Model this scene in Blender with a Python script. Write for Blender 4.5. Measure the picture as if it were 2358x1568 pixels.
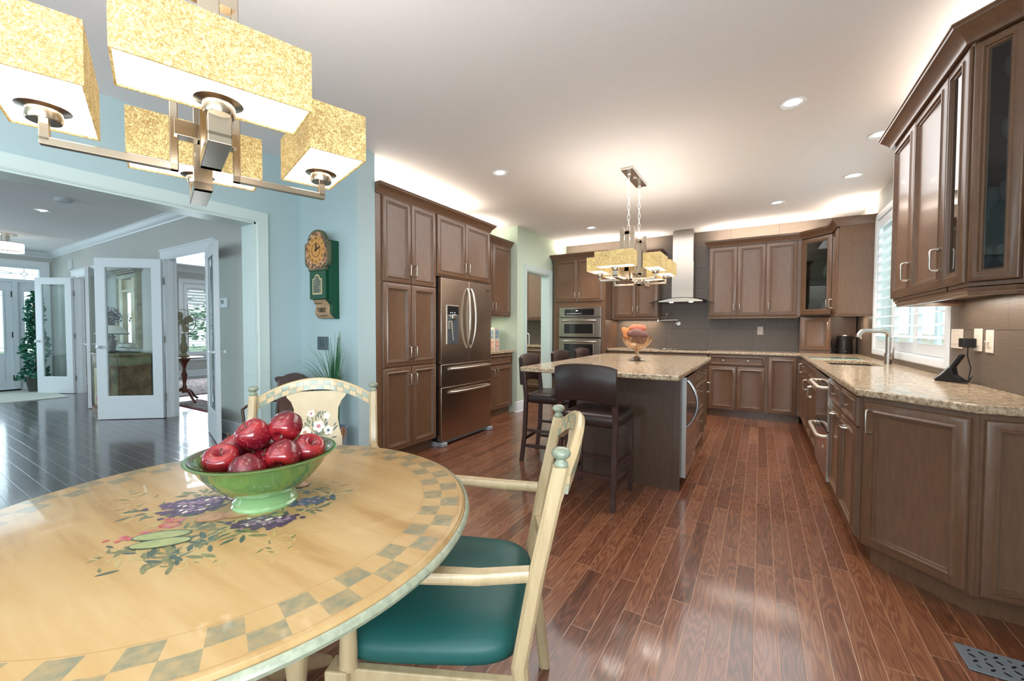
import bpy, bmesh, math, random
from mathutils import Vector, Matrix, noise
from mathutils.geometry import tessellate_polygon
PI = math.pi
random.seed(7)
SC = bpy.context.scene
COL = SC.collection
for o in list(bpy.data.objects): bpy.data.objects.remove(o)

# ------------------------------------------------------------------ camera
F_PX = 947.81
YAW, PITCH, ROLL = 0.542139, -0.0289057, -0.0027811
CAM_Z = 1.25
def _cam():
    cy, sy, cp, sp = math.cos(YAW), math.sin(YAW), math.cos(PITCH), math.sin(PITCH)
    f = Vector((-sy*cp, cy*cp, sp)); r = Vector((cy, sy, 0)); d = f.cross(r)
    cr, sr = math.cos(ROLL), math.sin(ROLL)
    r2 = cr*r + sr*d; d2 = -sr*r + cr*d
    m = Matrix.Identity(4)
    for i in range(3):
        m[i][0] = r2[i]; m[i][1] = -d2[i]; m[i][2] = -f[i]
    m[2][3] = CAM_Z
    cd = bpy.data.cameras.new('camera'); co = bpy.data.objects.new('camera', cd); COL.objects.link(co)
    cd.sensor_fit = 'HORIZONTAL'; cd.sensor_width = 36.0; cd.lens = F_PX/2358.0*36.0
    cd.clip_start = 0.05; cd.clip_end = 200
    co.matrix_world = m
    SC.camera = co
_cam()

# ------------------------------------------------------------------ view + world
SC.view_settings.view_transform = 'Standard'
SC.view_settings.look = 'None'
SC.view_settings.gamma = 1.0
SC.view_settings.use_curve_mapping = False
SC.view_settings.exposure = 0.92
w = bpy.data.worlds.new('sky'); SC.world = w; w.use_nodes = True
bg = w.node_tree.nodes['Background']; bg.inputs[0].default_value = (0.80, 0.93, 1.0, 1); bg.inputs[1].default_value = 0.95

# ------------------------------------------------------------------ lights
def area(name, loc, rot, sx, sy, power, color=(1, 1, 1), spread=None, group=None):
    ld = bpy.data.lights.new(name, 'AREA'); ld.shape = 'RECTANGLE'; ld.size = sx; ld.size_y = sy
    ld.energy = power; ld.color = color
    if spread: ld.spread = spread
    o = bpy.data.objects.new(name, ld); COL.objects.link(o); o.location = loc; o.rotation_euler = rot
    return o
COOL = (0.78, 0.92, 1.0); WARM = (1.0, 0.89, 0.76); NEU = (0.98, 0.97, 0.97)
# daylight of unseen windows behind the camera, panels tilted up to brighten the ceiling
area('daylight_rear_window', (-1.3, -3.3, 1.55), (PI/2+0.7, 0, 0), 3.6, 1.9, 42, (0.82, 0.92, 1.0))
area('daylight_side_window', (1.05, -1.6, 1.5), (0, PI/2+0.65, 0), 1.6, 3.2, 175, (0.80, 0.92, 1.0))
# added overhead fill panel behind the camera, not a fixture of the room
area('breakfast_room_fill', (-1.2, -1.5, 2.72), (0, 0, 0), 2.2, 2.2, 12, NEU)
# kitchen window
area('daylight_kitchen_window', (3.4, 5.0, 5.2), (0, 0.62, 0), 3.0, 4.0, 260, COOL)
# foyer: glazed front door wall, side window
area('daylight_front_door', (-12.35, 0.3, 1.4), (0, -PI/2, 0), 1.6, 2.8, 22, (0.66, 0.86, 1.0))
area('daylight_foyer_stair', (-8.0, -3.4, 1.7), (PI/2, 0, 0), 3.5, 2.0, 50, (0.72, 0.89, 1.0))
area('daylight_den_window', (-11.9, 4.9, 1.5), (0, -PI/2, 0), 1.6, 1.6, 60, (0.75, 0.9, 1.0))
# cove strips on top of the cabinets
def cove(name, x, y, sx, sy, p, z=2.56): area(name, (x, y, z), (PI, 0, 0), sx, sy, p*0.62, WARM)
cove('cove_strip_pantry', -3.2, 3.35, 0.2, 1.6, 13)
cove('cove_strip_oven', -2.6, 6.8, 0.9, 0.2, 8)
cove('cove_strip_range', -1.75, 6.92, 0.6, 0.1, 5)
cove('cove_strip_back', 0.0, 6.95, 1.3, 0.12, 11)
cove('cove_strip_window', 0.95, 6.4, 0.2, 0.5, 4)
cove('cove_strip_near', 0.95, 3.15, 0.2, 1.2, 4)
cove('cove_strip_side', -3.4, 4.85, 0.2, 0.6, 3)
# under-cabinet strips
area('under_cabinet_strip_near', (0.98, 3.2, 1.425), (0, 0, 0), 0.05, 0.9, 2.2, WARM)
area('under_cabinet_strip_back', (-0.1, 6.98, 1.425), (0, 0, 0), 1.0, 0.05, 4.5, (1.0, 0.8, 0.6))
area('under_cabinet_strip_range', (-1.75, 6.98, 1.395), (0, 0, 0), 0.6, 0.05, 2.0, (1.0, 0.8, 0.6))
area('under_cabinet_strip_corner', (0.95, 6.5, 1.425), (0, 0, 0), 0.1, 0.2, 1.8, (1.0, 0.8, 0.6))
area('under_cabinet_strip_side', (-3.5, 4.8, 1.40), (0, 0, 0), 0.05, 0.6, 1.5, WARM)
area('pantry_ceiling_light', (-4.4, 6.2, 2.7), (0, 0, 0), 0.8, 0.8, 22, NEU)
area('kitchen_recessed_wash', (-0.9, 4.6, 2.755), (0, 0, 0), 3.0, 3.4, 44, NEU)
def spot(name, x, y, z, p, col=(1.0, 0.93, 0.84), ang=1.7):
    ld = bpy.data.lights.new(name, 'SPOT'); ld.energy = p; ld.color = col; ld.spot_size = ang; ld.spot_blend = 0.6; ld.shadow_soft_size = 0.04
    o = bpy.data.objects.new(name, ld); COL.objects.link(o); o.location = (x, y, z)
LIGHTS = [(-2.196, 3.42), (-2.196, 5.95), (0.161, 3.376), (0.775, 4.259), (0.762, 5.255), (0.151, 5.90)]
for lx, ly in LIGHTS: spot('recessed_spot', lx, ly, 2.745, 24)
spot('foyer_spot', -8.0, 1.476, 2.745, 12, (0.9, 0.95, 1.0))

# ------------------------------------------------------------------ helpers
def srgb(r, g, b):
    def c(v):
        v /= 255.0
        return v/12.92 if v <= 0.04045 else ((v+0.055)/1.055)**2.4
    return (c(r), c(g), c(b), 1)
def M4(loc=(0, 0, 0), rz=0, rx=0, ry=0):
    return Matrix.Translation(loc) @ Matrix.Rotation(rz, 4, 'Z') @ Matrix.Rotation(ry, 4, 'Y') @ Matrix.Rotation(rx, 4, 'X')
class MB:
    def __init__(s): s.bm = bmesh.new(); s.T = Matrix.Identity(4); s.mi = 0
    def v(s, p): return s.bm.verts.new(s.T @ Vector(p))
    def f(s, vs):
        try:
            f = s.bm.faces.new(vs); f.material_index = s.mi; return f
        except ValueError: return None
    def box(s, x0, x1, y0, y1, z0, z1):
        a = [s.v(p) for p in ((x0,y0,z0),(x1,y0,z0),(x1,y1,z0),(x0,y1,z0),(x0,y0,z1),(x1,y0,z1),(x1,y1,z1),(x0,y1,z1))]
        for q in ((0,3,2,1),(4,5,6,7),(0,1,5,4),(1,2,6,5),(2,3,7,6),(3,0,4,7)): s.f([a[i] for i in q])
        return s
    def rings(s, rings, close=True, cap=True):
        R = [[s.v(p) for p in r] for r in rings]
        n = len(R[0])
        for a, b in zip(R, R[1:]):
            for i in range(n if close else n-1):
                j = (i+1) % n
                s.f([a[i], a[j], b[j], b[i]])
        if cap:
            s.f(list(reversed(R[0]))); s.f(R[-1])
        return s
    def tube(s, pts, r, seg=10, cap=True, closed=False):
        pts = [Vector(p) for p in pts]; n = len(pts); rings = []
        up = None
        for i, p in enumerate(pts):
            if closed: t = (pts[(i+1) % n]-pts[i-1]).normalized()
            else: t = ((pts[i+1] if i < n-1 else p)-(pts[i-1] if i > 0 else p)).normalized()
            if up is None:
                up = Vector((0,0,1)) if abs(t.z) < 0.9 else Vector((1,0,0))
            a = t.cross(up)
            if a.length < 1e-5: a = t.cross(Vector((0.3,1,0.2)))
            a.normalize(); b = a.cross(t).normalized(); up = b
            rr = r[i] if isinstance(r, (list, tuple)) else r
            rings.append([p + rr*(math.cos(2*PI*k/seg)*a + math.sin(2*PI*k/seg)*b) for k in range(seg)])
        if closed:
            rings.append(rings[0]); s.rings(rings, True, False)
        else: s.rings(rings, True, cap)
        return s
    def cyl(s, p0, p1, r0, r1=None, seg=20): return s.tube([p0, p1], [r0, r0 if r1 is None else r1], seg)
    def lathe(s, prof, c=(0,0,0), seg=32, cap=True):
        s.rings([[(c[0]+r*math.cos(2*PI*k/seg), c[1]+r*math.sin(2*PI*k/seg), c[2]+z) for k in range(seg)] for r, z in prof], True, cap); return s
    def prism(s, poly, z0, z1):
        a = [s.v((x, y, z0)) for x, y in poly]; b = [s.v((x, y, z1)) for x, y in poly]; n = len(poly)
        s.f(list(reversed(a))); s.f(b)
        for i in range(n): s.f([a[i], a[(i+1) % n], b[(i+1) % n], b[i]])
        return s
    def plate(s, poly, y0, y1):     # polygon in x,z extruded along y
        a = [s.v((x, y0, z)) for x, z in poly]; b = [s.v((x, y1, z)) for x, z in poly]; n = len(poly)
        s.f(a); s.f(list(reversed(b)))
        for i in range(n): s.f([a[i], b[i], b[(i+1) % n], a[(i+1) % n]])
        return s
    def sphere(s, c, r, seg=16, sc=(1,1,1)):
        n = max(6, seg//2)
        prof = [(r*math.sin(PI*i/n), -r*math.cos(PI*i/n)) for i in range(n+1)]
        s.rings([[(c[0]+sc[0]*max(q, 1e-4)*math.cos(2*PI*k/seg), c[1]+sc[1]*max(q, 1e-4)*math.sin(2*PI*k/seg), c[2]+sc[2]*z) for k in range(seg)] for q, z in prof], True, True); return s
    def sweep(s, prof, path, z=0, side=1, closed=False):
        # prof: (out, up) points of a closed section; path: xy polyline; out is measured to the right of travel * side
        P = [Vector((x, y)) for x, y in path]; n = len(P); rings = []
        for i in range(n):
            d0 = (P[i]-P[i-1]).normalized() if (i > 0 or closed) else None
            d1 = (P[(i+1) % n]-P[i]).normalized() if (i < n-1 or closed) else None
            if d0 is None: d0 = d1
            if d1 is None: d1 = d0
            n0 = Vector((d0.y, -d0.x))*side; n1 = Vector((d1.y, -d1.x))*side
            m = (n0+n1).normalized(); m = m/max(0.2, m.dot(n0))
            rings.append([(P[i].x+m.x*o, P[i].y+m.y*o, z+h) for o, h in prof])
        if closed: rings.append(rings[0])
        s.rings(rings, True, not closed); return s
    def build(s, name, mat, parent=None, smooth=None, bevel=0, loc=None, rz=None, bseg=2):
        bmesh.ops.recalc_face_normals(s.bm, faces=s.bm.faces)
        me = bpy.data.meshes.new(name); s.bm.to_mesh(me); s.bm.free()
        mats = mat if isinstance(mat, (list, tuple)) else [mat]
        for m in mats: me.materials.append(m)
        o = bpy.data.objects.new(name, me); COL.objects.link(o)
        if parent is not None: o.parent = parent
        if loc is not None: o.location = loc
        if rz is not None: o.rotation_euler = (0, 0, rz)
        if smooth:
            for p in me.polygons: p.use_smooth = True
            if smooth != 'full': me.set_sharp_from_angle(angle=math.radians(smooth))
        if bevel:
            b = o.modifiers.new('bevel', 'BEVEL'); b.width = bevel; b.segments = bseg; b.limit_method = 'ANGLE'; b.angle_limit = 0.6
        return o
def tag(o, label=None, cat=None, group=None, kind=None):
    if label: o['label'] = label
    if cat: o['category'] = cat
    if group: o['group'] = group
    if kind: o['kind'] = kind
    return o
def thing(name, label, cat, loc=(0,0,0), rz=0, group=None):
    o = bpy.data.objects.new(name, None); COL.objects.link(o); o.location = loc; o.rotation_euler = (0, 0, rz)
    o.empty_display_size = 0.1
    return tag(o, label, cat, group)
KIDS = {}
def copy_tree(o, parent=None):
    c = o.copy(); COL.objects.link(c)
    if parent is not None: c.parent = parent
    for ch in [x for x in bpy.data.objects if x.parent == o]: copy_tree(ch, c)
    return c
def struct(mb, name, mat, **k):
    o = mb.build(name, mat, **k); o['kind'] = 'structure'; return o
def box_obj(name, mat, parent, *b, bevel=0): return MB().box(*b).build(name, mat, parent, bevel=bevel)

def text_mesh(name, body, size, mat, parent, M, extrude=0.0004):
    cu = bpy.data.curves.new('t', 'FONT'); cu.body = body; cu.size = size; cu.extrude = extrude; cu.align_x = 'CENTER'; cu.align_y = 'CENTER'
    tmp = bpy.data.objects.new('t', cu); COL.objects.link(tmp); dg = bpy.context.evaluated_depsgraph_get(); me = bpy.data.meshes.new_from_object(tmp.evaluated_get(dg))
    bpy.data.objects.remove(tmp); bpy.data.curves.remove(cu); me.transform(M); me.materials.clear(); me.materials.append(mat)
    o = bpy.data.objects.new(name, me); COL.objects.link(o); o.parent = parent; return o

# ------------------------------------------------------------------ materials
def nt(name):
    m = bpy.data.materials.new(name); m.use_nodes = True; t = m.node_tree
    return m, t, t.nodes['Principled BSDF']
def N(t, kind, **kw):
    n = t.nodes.new(kind)
    for k, v in kw.items():
        if k == 'ins':
            for i, val in v.items(): n.inputs[i].default_value = val
        else: setattr(n, k, v)
    return n
def plain(name, col, rough=0.5, metal=0, coat=0, coat_r=0.1, nscale=0, namt=0.1, bump=0, spec=0.5, trans=0, ior=1.45, alpha=1, sheen=0, stretch=None):
    m, t, b = nt(name)
    b.inputs['Base Color'].default_value = col; b.inputs['Roughness'].default_value = rough; b.inputs['Metallic'].default_value = metal
    b.inputs['Coat Weight'].default_value = coat; b.inputs['Coat Roughness'].default_value = coat_r
    b.inputs['Specular IOR Level'].default_value = spec; b.inputs['Transmission Weight'].default_value = trans; b.inputs['IOR'].default_value = ior
    b.inputs['Alpha'].default_value = alpha; b.inputs['Sheen Weight'].default_value = sheen
    if nscale:
        tc = N(t, 'ShaderNodeTexCoord'); mp = N(t, 'ShaderNodeMapping')
        if stretch: mp.inputs['Scale'].default_value = stretch
        nz = N(t, 'ShaderNodeTexNoise', ins={'Scale': nscale, 'Detail': 6.0})
        t.links.new(tc.outputs['Object'], mp.inputs['Vector']); t.links.new(mp.outputs['Vector'], nz.inputs['Vector'])
        mr = N(t, 'ShaderNodeMapRange', ins={'From Min': 0.3, 'From Max': 0.7, 'To Min': 1-namt, 'To Max': 1+namt})
        hs = N(t, 'ShaderNodeHueSaturation', ins={'Color': col})
        t.links.new(nz.outputs['Fac'], mr.inputs['Value']); t.links.new(mr.outputs['Result'], hs.inputs['Value']); t.links.new(hs.outputs['Color'], b.inputs['Base Color'])
        if bump:
            bp = N(t, 'ShaderNodeBump', ins={'Strength': bump, 'Distance': 0.002}); t.links.new(nz.outputs['Fac'], bp.inputs['Height']); t.links.new(bp.outputs['Normal'], b.inputs['Normal'])
    return m
def emis(name, col, strength, base=None):
    m, t, b = nt(name); b.inputs['Base Color'].default_value = base or col
    b.inputs['Emission Color'].default_value = col; b.inputs['Emission Strength'].default_value = strength; return m
def ramp(t, stops):
    r = N(t, 'ShaderNodeValToRGB'); e = r.color_ramp.elements
    while len(e) < len(stops): e.new(0.5)
    for el, (p, c) in zip(e, stops): el.position = p; el.color = c
    return r
def math_node(t, op, a, b=None, c=None):
    n = N(t, 'ShaderNodeMath', operation=op)
    for i, q in enumerate((a, b, c)):
        if q is None: continue
        if hasattr(q, 'links'): t.links.new(q, n.inputs[i])
        else: n.inputs[i].default_value = q
    return n.outputs[0]

def mat_planks(name, along, c1, c2, c3, width=0.083, length=1.1, rough=0.16, seam=0.35, grain=1.0, seamcol=None):
    m, t, b = nt(name); L = t.links
    tc = N(t, 'ShaderNodeTexCoord'); mp = N(t, 'ShaderNodeMapping')
    if along == 'Y': mp.inputs['Rotation'].default_value = (0, 0, -PI/2)
    L.new(tc.outputs['Object'], mp.inputs['Vector'])
    sep = N(t, 'ShaderNodeSeparateXYZ'); L.new(mp.outputs['Vector'], sep.inputs[0])
    u, v = sep.outputs[0], sep.outputs[1]
    row = math_node(t, 'FLOOR', math_node(t, 'DIVIDE', v, width))
    wn = N(t, 'ShaderNodeTexWhiteNoise', noise_dimensions='1D'); L.new(row, wn.inputs['W'])
    ush = math_node(t, 'ADD', math_node(t, 'DIVIDE', u, length), math_node(t, 'MULTIPLY', wn.outputs['Value'], 7.3))
    colm = math_node(t, 'FLOOR', ush)
    cmb = N(t, 'ShaderNodeCombineXYZ'); L.new(row, cmb.inputs[0]); L.new(colm, cmb.inputs[1])
    wn2 = N(t, 'ShaderNodeTexWhiteNoise', noise_dimensions='2D'); L.new(cmb.outputs[0], wn2.inputs['Vector'])
    # seams
    fv = math_node(t, 'FRACT', math_node(t, 'DIVIDE', v, width)); fu = math_node(t, 'FRACT', ush)
    dv = math_node(t, 'MULTIPLY', math_node(t, 'MINIMUM', fv, math_node(t, 'SUBTRACT', 1.0, fv)), width)
    du = math_node(t, 'MULTIPLY', math_node(t, 'MINIMUM', fu, math_node(t, 'SUBTRACT', 1.0, fu)), length)
    d = math_node(t, 'MINIMUM', dv, du)
    sm = N(t, 'ShaderNodeMapRange', ins={'From Min': 0.0005, 'From Max': 0.0022, 'To Min': 0.0, 'To Max': 1.0}); L.new(d, sm.inputs['Value'])
    # grain: stretched noise distorted, offset per board
    off = N(t, 'ShaderNodeCombineXYZ')
    L.new(math_node(t, 'ADD', math_node(t, 'MULTIPLY', u, 1.6), math_node(t, 'MULTIPLY', wn2.outputs['Value'], 37.0)), off.inputs[0])
    L.new(math_node(t, 'ADD', math_node(t, 'MULTIPLY', v, 14.0), math_node(t, 'MULTIPLY', wn2.outputs['Value'], 91.0)), off.inputs[1])
    nz = N(t, 'ShaderNodeTexNoise', ins={'Scale': 1.0, 'Detail': 1.5, 'Roughness': 0.5}); L.new(off.outputs[0], nz.inputs['Vector'])
    cath = math_node(t, 'FRACT', math_node(t, 'MULTIPLY', nz.outputs['Fac'], 15.0))
    cath = math_node(t, 'ABSOLUTE', math_node(t, 'SUBTRACT', cath, 0.5))
    off2 = N(t, 'ShaderNodeCombineXYZ')
    L.new(math_node(t, 'MULTIPLY', u, 9.0), off2.inputs[0]); L.new(math_node(t, 'MULTIPLY', v, 260.0), off2.inputs[1])
    nf = N(t, 'ShaderNodeTexNoise', ins={'Scale': 1.0, 'Detail': 3.0}); L.new(off2.outputs[0], nf.inputs['Vector'])
    g = math_node(t, 'ADD', math_node(t, 'MULTIPLY', cath, 0.9*grain), math_node(t, 'MULTIPLY', nf.outputs['Fac'], 0.5))
    g = math_node(t, 'ADD', g, math_node(t, 'MULTIPLY', math_node(t, 'SUBTRACT', wn2.outputs['Value'], 0.5), 0.45))
    rp = ramp(t, [(0.05, c1), (0.5, c2), (0.95, c3)]); L.new(g, rp.inputs[0])
    mx = N(t, 'ShaderNodeMix', data_type='RGBA'); mx.inputs[6].default_value = seamcol or (c1[0]*seam, c1[1]*seam, c1[2]*seam, 1)
    L.new(sm.outputs[0], mx.inputs[0]); L.new(rp.outputs[0], mx.inputs[7]); L.new(mx.outputs[2], b.inputs['Base Color'])
    b.inputs['Roughness'].default_value = 0.35; b.inputs['Coat Weight'].default_value = 0.8; b.inputs['Coat Roughness'].default_value = rough
    bp = N(t, 'ShaderNodeBump', ins={'Strength': 0.25, 'Distance': 0.0015})
    hh = math_node(t, 'ADD', math_node(t, 'MULTIPLY', sm.outputs[0], 1.0), math_node(t, 'MULTIPLY', g, 0.25))
    L.new(hh, bp.inputs['Height']); L.new(bp.outputs['Normal'], b.inputs['Normal'])
    bp2 = N(t, 'ShaderNodeBump', ins={'Strength': 0.22, 'Distance': 0.0012})
    lw = N(t, 'ShaderNodeTexNoise', ins={'Scale': 6.0, 'Detail': 1.0}); L.new(off.outputs[0], lw.inputs['Vector'])
    L.new(math_node(t, 'ADD', sm.outputs[0], math_node(t, 'MULTIPLY', lw.outputs['Fac'], 0.6)), bp2.inputs['Height'])
    L.new(bp2.outputs['Normal'], b.inputs['Coat Normal'])
    return m
def mat_granite(name):
    m, t, b = nt(name); L = t.links; tc = N(t, 'ShaderNodeTexCoord')
    n1 = N(t, 'ShaderNodeTexNoise', ins={'Scale': 52.0, 'Detail': 6.0, 'Roughness': 0.75}); L.new(tc.outputs['Object'], n1.inputs['Vector'])
    n2 = N(t, 'ShaderNodeTexNoise', ins={'Scale': 28.0, 'Detail': 4.0, 'Distortion': 1.2}); L.new(tc.outputs['Object'], n2.inputs['Vector'])
    n3 = N(t, 'ShaderNodeTexVoronoi', ins={'Scale': 120.0}); L.new(tc.outputs['Object'], n3.inputs['Vector'])
    r1 = ramp(t, [(0.32, srgb(96,76,60)), (0.43, srgb(156,131,104)), (0.53, srgb(188,167,138)), (0.66, srgb(220,208,186))]); L.new(n1.outputs['Fac'], r1.inputs[0])
    r2 = ramp(t, [(0.60, (0,0,0,1)), (0.68, (1,1,1,1))]); L.new(n2.outputs['Fac'], r2.inputs[0])
    mx = N(t, 'ShaderNodeMix', data_type='RGBA'); L.new(math_node(t, 'MULTIPLY', r2.outputs[0], math_node(t, 'LESS_THAN', n3.outputs['Distance'], 0.5)), mx.inputs[0]); L.new(r1.outputs[0], mx.inputs[6]); mx.inputs[7].default_value = srgb(62,56,54)
    L.new(mx.outputs[2], b.inputs['Base Color']); b.inputs['Roughness'].default_value = 0.22; b.inputs['Specular IOR Level'].default_value = 0.35; b.inputs['Coat Weight'].default_value = 0.35; b.inputs['Coat Roughness'].default_value = 0.03
    return m
def mat_tile(name):
    m, t, b = nt(name); L = t.links; tc = N(t, 'ShaderNodeTexCoord'); sep = N(t, 'ShaderNodeSeparateXYZ'); L.new(tc.outputs['Object'], sep.inputs[0])
    cmb = N(t, 'ShaderNodeCombineXYZ'); L.new(math_node(t, 'ADD', math_node(t, 'ADD', sep.outputs[0], sep.outputs[1]), -6.68+0.6), cmb.inputs[0]); L.new(math_node(t, 'ADD', sep.outputs[2], -0.93-0.32+0.96), cmb.inputs[1])
    br = N(t, 'ShaderNodeTexBrick', ins={'Scale': 1.0, 'Mortar Size': 0.0018, 'Brick Width': 0.61, 'Row Height': 0.32, 'Color1': srgb(102,90,80), 'Color2': srgb(109,96,85), 'Mortar': srgb(56,49,45)}); br.offset = 0.5
    L.new(cmb.outputs[0], br.inputs['Vector'])
    mp = N(t, 'ShaderNodeCombineXYZ'); L.new(math_node(t, 'MULTIPLY', cmb.outputs[0], 0.0), mp.inputs[2])
    s2 = N(t, 'ShaderNodeMapping'); s2.inputs['Scale'].default_value = (9, 9, 330); L.new(tc.outputs['Object'], s2.inputs['Vector'])
    nz = N(t, 'ShaderNodeTexNoise', ins={'Scale': 1.0, 'Detail': 4.0}); L.new(s2.outputs['Vector'], nz.inputs['Vector'])
    mr = N(t, 'ShaderNodeMapRange', ins={'From Min': 0.3, 'From Max': 0.7, 'To Min': 0.78, 'To Max': 1.22}); L.new(nz.outputs['Fac'], mr.inputs['Value'])
    hs = N(t, 'ShaderNodeHueSaturation'); L.new(br.outputs['Color'], hs.inputs['Color']); L.new(mr.outputs['Result'], hs.inputs['Value']); L.new(hs.outputs['Color'], b.inputs['Base Color'])
    bp = N(t, 'ShaderNodeBump', ins={'Strength': 0.3, 'Distance': 0.0015}); L.new(nz.outputs['Fac'], bp.inputs['Height']); L.new(bp.outputs['Normal'], b.inputs['Normal'])
    b.inputs['Roughness'].default_value = 0.38
    return m
def mat_wood(name, c1, c2, scale=(2.0, 2.0, 0.35), rough=0.3, coat=0.5, freq=30):
    m, t, b = nt(name); L = t.links; tc = N(t, 'ShaderNodeTexCoord'); mp = N(t, 'ShaderNodeMapping'); mp.inputs['Scale'].default_value = scale
    L.new(tc.outputs['Object'], mp.inputs['Vector']); nz = N(t, 'ShaderNodeTexNoise', ins={'Scale': freq, 'Detail': 6.0, 'Roughness': 0.6}); L.new(mp.outputs['Vector'], nz.inputs['Vector'])
    r = ramp(t, [(0.25, c1), (0.75, c2)]); L.new(nz.outputs['Fac'], r.inputs[0]); L.new(r.outputs[0], b.inputs['Base Color'])
    b.inputs['Roughness'].default_value = rough; b.inputs['Coat Weight'].default_value = coat; b.inputs['Coat Roughness'].default_value = 0.12
    return m
def mat_steel(name, col=srgb(176,168,160), rough=0.26, stretch=(1, 1, 120), ani=0):
    m, t, b = nt(name); L = t.links; b.inputs['Base Color'].default_value = col; b.inputs['Metallic'].default_value = 1
    tc = N(t, 'ShaderNodeTexCoord'); mp = N(t, 'ShaderNodeMapping'); mp.inputs['Scale'].default_value = stretch; L.new(tc.outputs['Object'], mp.inputs['Vector'])
    nz = N(t, 'ShaderNodeTexNoise', ins={'Scale': 6.0, 'Detail': 4.0}); L.new(mp.outputs['Vector'], nz.inputs['Vector'])
    mr = N(t, 'ShaderNodeMapRange', ins={'To Min': rough-0.06, 'To Max': rough+0.08}); L.new(nz.outputs['Fac'], mr.inputs['Value']); L.new(mr.outputs['Result'], b.inputs['Roughness'])
    bp = N(t, 'ShaderNodeBump', ins={'Strength': 0.08, 'Distance': 0.0006}); L.new(nz.outputs['Fac'], bp.inputs['Height']); L.new(bp.outputs['Normal'], b.inputs['Normal'])
    return m
def mat_glass(name, tint=(0.93,0.98,0.97,1), rough=0.02, refl=0.5):
    # thin clear pane: mostly transparent with a fresnel reflection
    m = bpy.data.materials.new(name); m.use_nodes = True; t = m.node_tree; t.nodes.clear()
    o = N(t, 'ShaderNodeOutputMaterial'); tr = N(t, 'ShaderNodeBsdfTransparent'); tr.inputs[0].default_value = tint
    gl = N(t, 'ShaderNodeBsdfGlossy'); gl.inputs['Roughness'].default_value = rough; fr = N(t, 'ShaderNodeFresnel', ins={'IOR': 1.5}); mx = N(t, 'ShaderNodeMixShader')
    ge = N(t, 'ShaderNodeNewGeometry'); t.links.new(math_node(t, 'MULTIPLY', math_node(t, 'MULTIPLY', fr.outputs[0], refl*2), math_node(t, 'SUBTRACT', 1.0, ge.outputs['Backfacing'])), mx.inputs[0]); t.links.new(tr.outputs[0], mx.inputs[1]); t.links.new(gl.outputs[0], mx.inputs[2]); t.links.new(mx.outputs[0], o.inputs[0])
    return m
def mat_shade(name):
    m, t, b = nt(name); L = t.links; tc = N(t, 'ShaderNodeTexCoord')
    fib = None
    for sc, ds in ((46.0, 2.4), (78.0, 1.8)):
        n1 = N(t, 'ShaderNodeTexNoise', ins={'Scale': sc, 'Detail': 3.0, 'Roughness': 0.5, 'Distortion': ds}); L.new(tc.outputs['Object'], n1.inputs['Vector'])
        wv = math_node(t, 'MULTIPLY', math_node(t, 'ABSOLUTE', math_node(t, 'SUBTRACT', n1.outputs['Fac'], 0.5)), 7.0)
        wv = math_node(t, 'MINIMUM', wv, 1.0); fib = wv if fib is None else math_node(t, 'MULTIPLY', fib, wv)
    r = ramp(t, [(0.0, srgb(138,106,60)), (0.06, srgb(170,142,88)), (0.25, srgb(198,176,120)), (1.0, srgb(208,190,138))]); L.new(fib, r.inputs[0])
    n2 = N(t, 'ShaderNodeTexNoise', ins={'Scale': 9.0, 'Detail': 3.0}); L.new(tc.outputs['Object'], n2.inputs['Vector'])
    mr = N(t, 'ShaderNodeMapRange', ins={'From Min': 0.3, 'From Max': 0.7, 'To Min': 0.82, 'To Max': 1.12}); L.new(n2.outputs['Fac'], mr.inputs['Value'])
    hs = N(t, 'ShaderNodeHueSaturation'); L.new(r.outputs[0], hs.inputs['Color']); L.new(mr.outputs['Result'], hs.inputs['Value'])
    L.new(hs.outputs[0], b.inputs['Base Color']); L.new(hs.outputs[0], b.inputs['Emission Color']); b.inputs['Emission Strength'].default_value = 0.38; b.inputs['Roughness'].default_value = 0.7
    return m
MT = {}
CAB = MT['cab'] = mat_wood('cabinet_brown_lacquer', srgb(99,71,51), srgb(116,86,64), (3.0, 3.0, 0.5), 0.33, 0.35, 22)
CABI = MT['cabi'] = plain('cabinet_shadow_gap', srgb(48,34,28), 0.5)
PULL = MT['pull'] = plain('satin_nickel', srgb(205,198,188), 0.28, 1)
STEEL = mat_steel('brushed_steel', srgb(186,176,166), 0.24, (1, 1, 90))
STEELD = plain('satin_steel', srgb(196,180,164), 0.27, 1, nscale=4, namt=0.04, stretch=(12,12,0.6))
GRAN = mat_granite('granite')
TILE = mat_tile('linear_grey_tile')
PAINT = plain('cool_lit_sage_paint', srgb(180,202,205), 0.75, nscale=3, namt=0.012)  # sage paint with the blue cast of daylight mixed into its colour
SAGEP = plain('warm_lit_sage_paint', srgb(196,212,192), 0.75, nscale=3, namt=0.012)  # same sage paint, coloured as it looks under the warm kitchen light
GREIGE = plain('greige_wall_paint', srgb(196,196,190), 0.75, nscale=3, namt=0.012)
CEIL = plain('ceiling_paint', srgb(236,233,232), 0.9, nscale=90, namt=0.02, bump=0.08)
WHITE = plain('white_trim_paint', srgb(232,236,238), 0.35, nscale=5, namt=0.01)
FLOOR = mat_planks('kitchen_oak_floor', 'Y', srgb(80,44,27), srgb(120,71,46), srgb(156,104,71), 0.083, 0.9, 0.10, 0.5, 1.0, srgb(176,134,104))
FLOORF = mat_planks('foyer_oak_floor', 'X', srgb(38,27,28), srgb(62,45,44), srgb(86,66,64), 0.105, 1.4, 0.10, 2.2, 1.0, srgb(176,170,170))
BLACK = plain('black_plastic', srgb(24,24,26), 0.3)
LEATH = plain('dark_brown_leather', srgb(50,35,31), 0.32, nscale=60, namt=0.06, bump=0.15)
ESP = mat_wood('espresso_wood', srgb(50,28,24), srgb(72,42,36), (4, 4, 0.6), 0.35, 0.3, 20)
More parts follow.
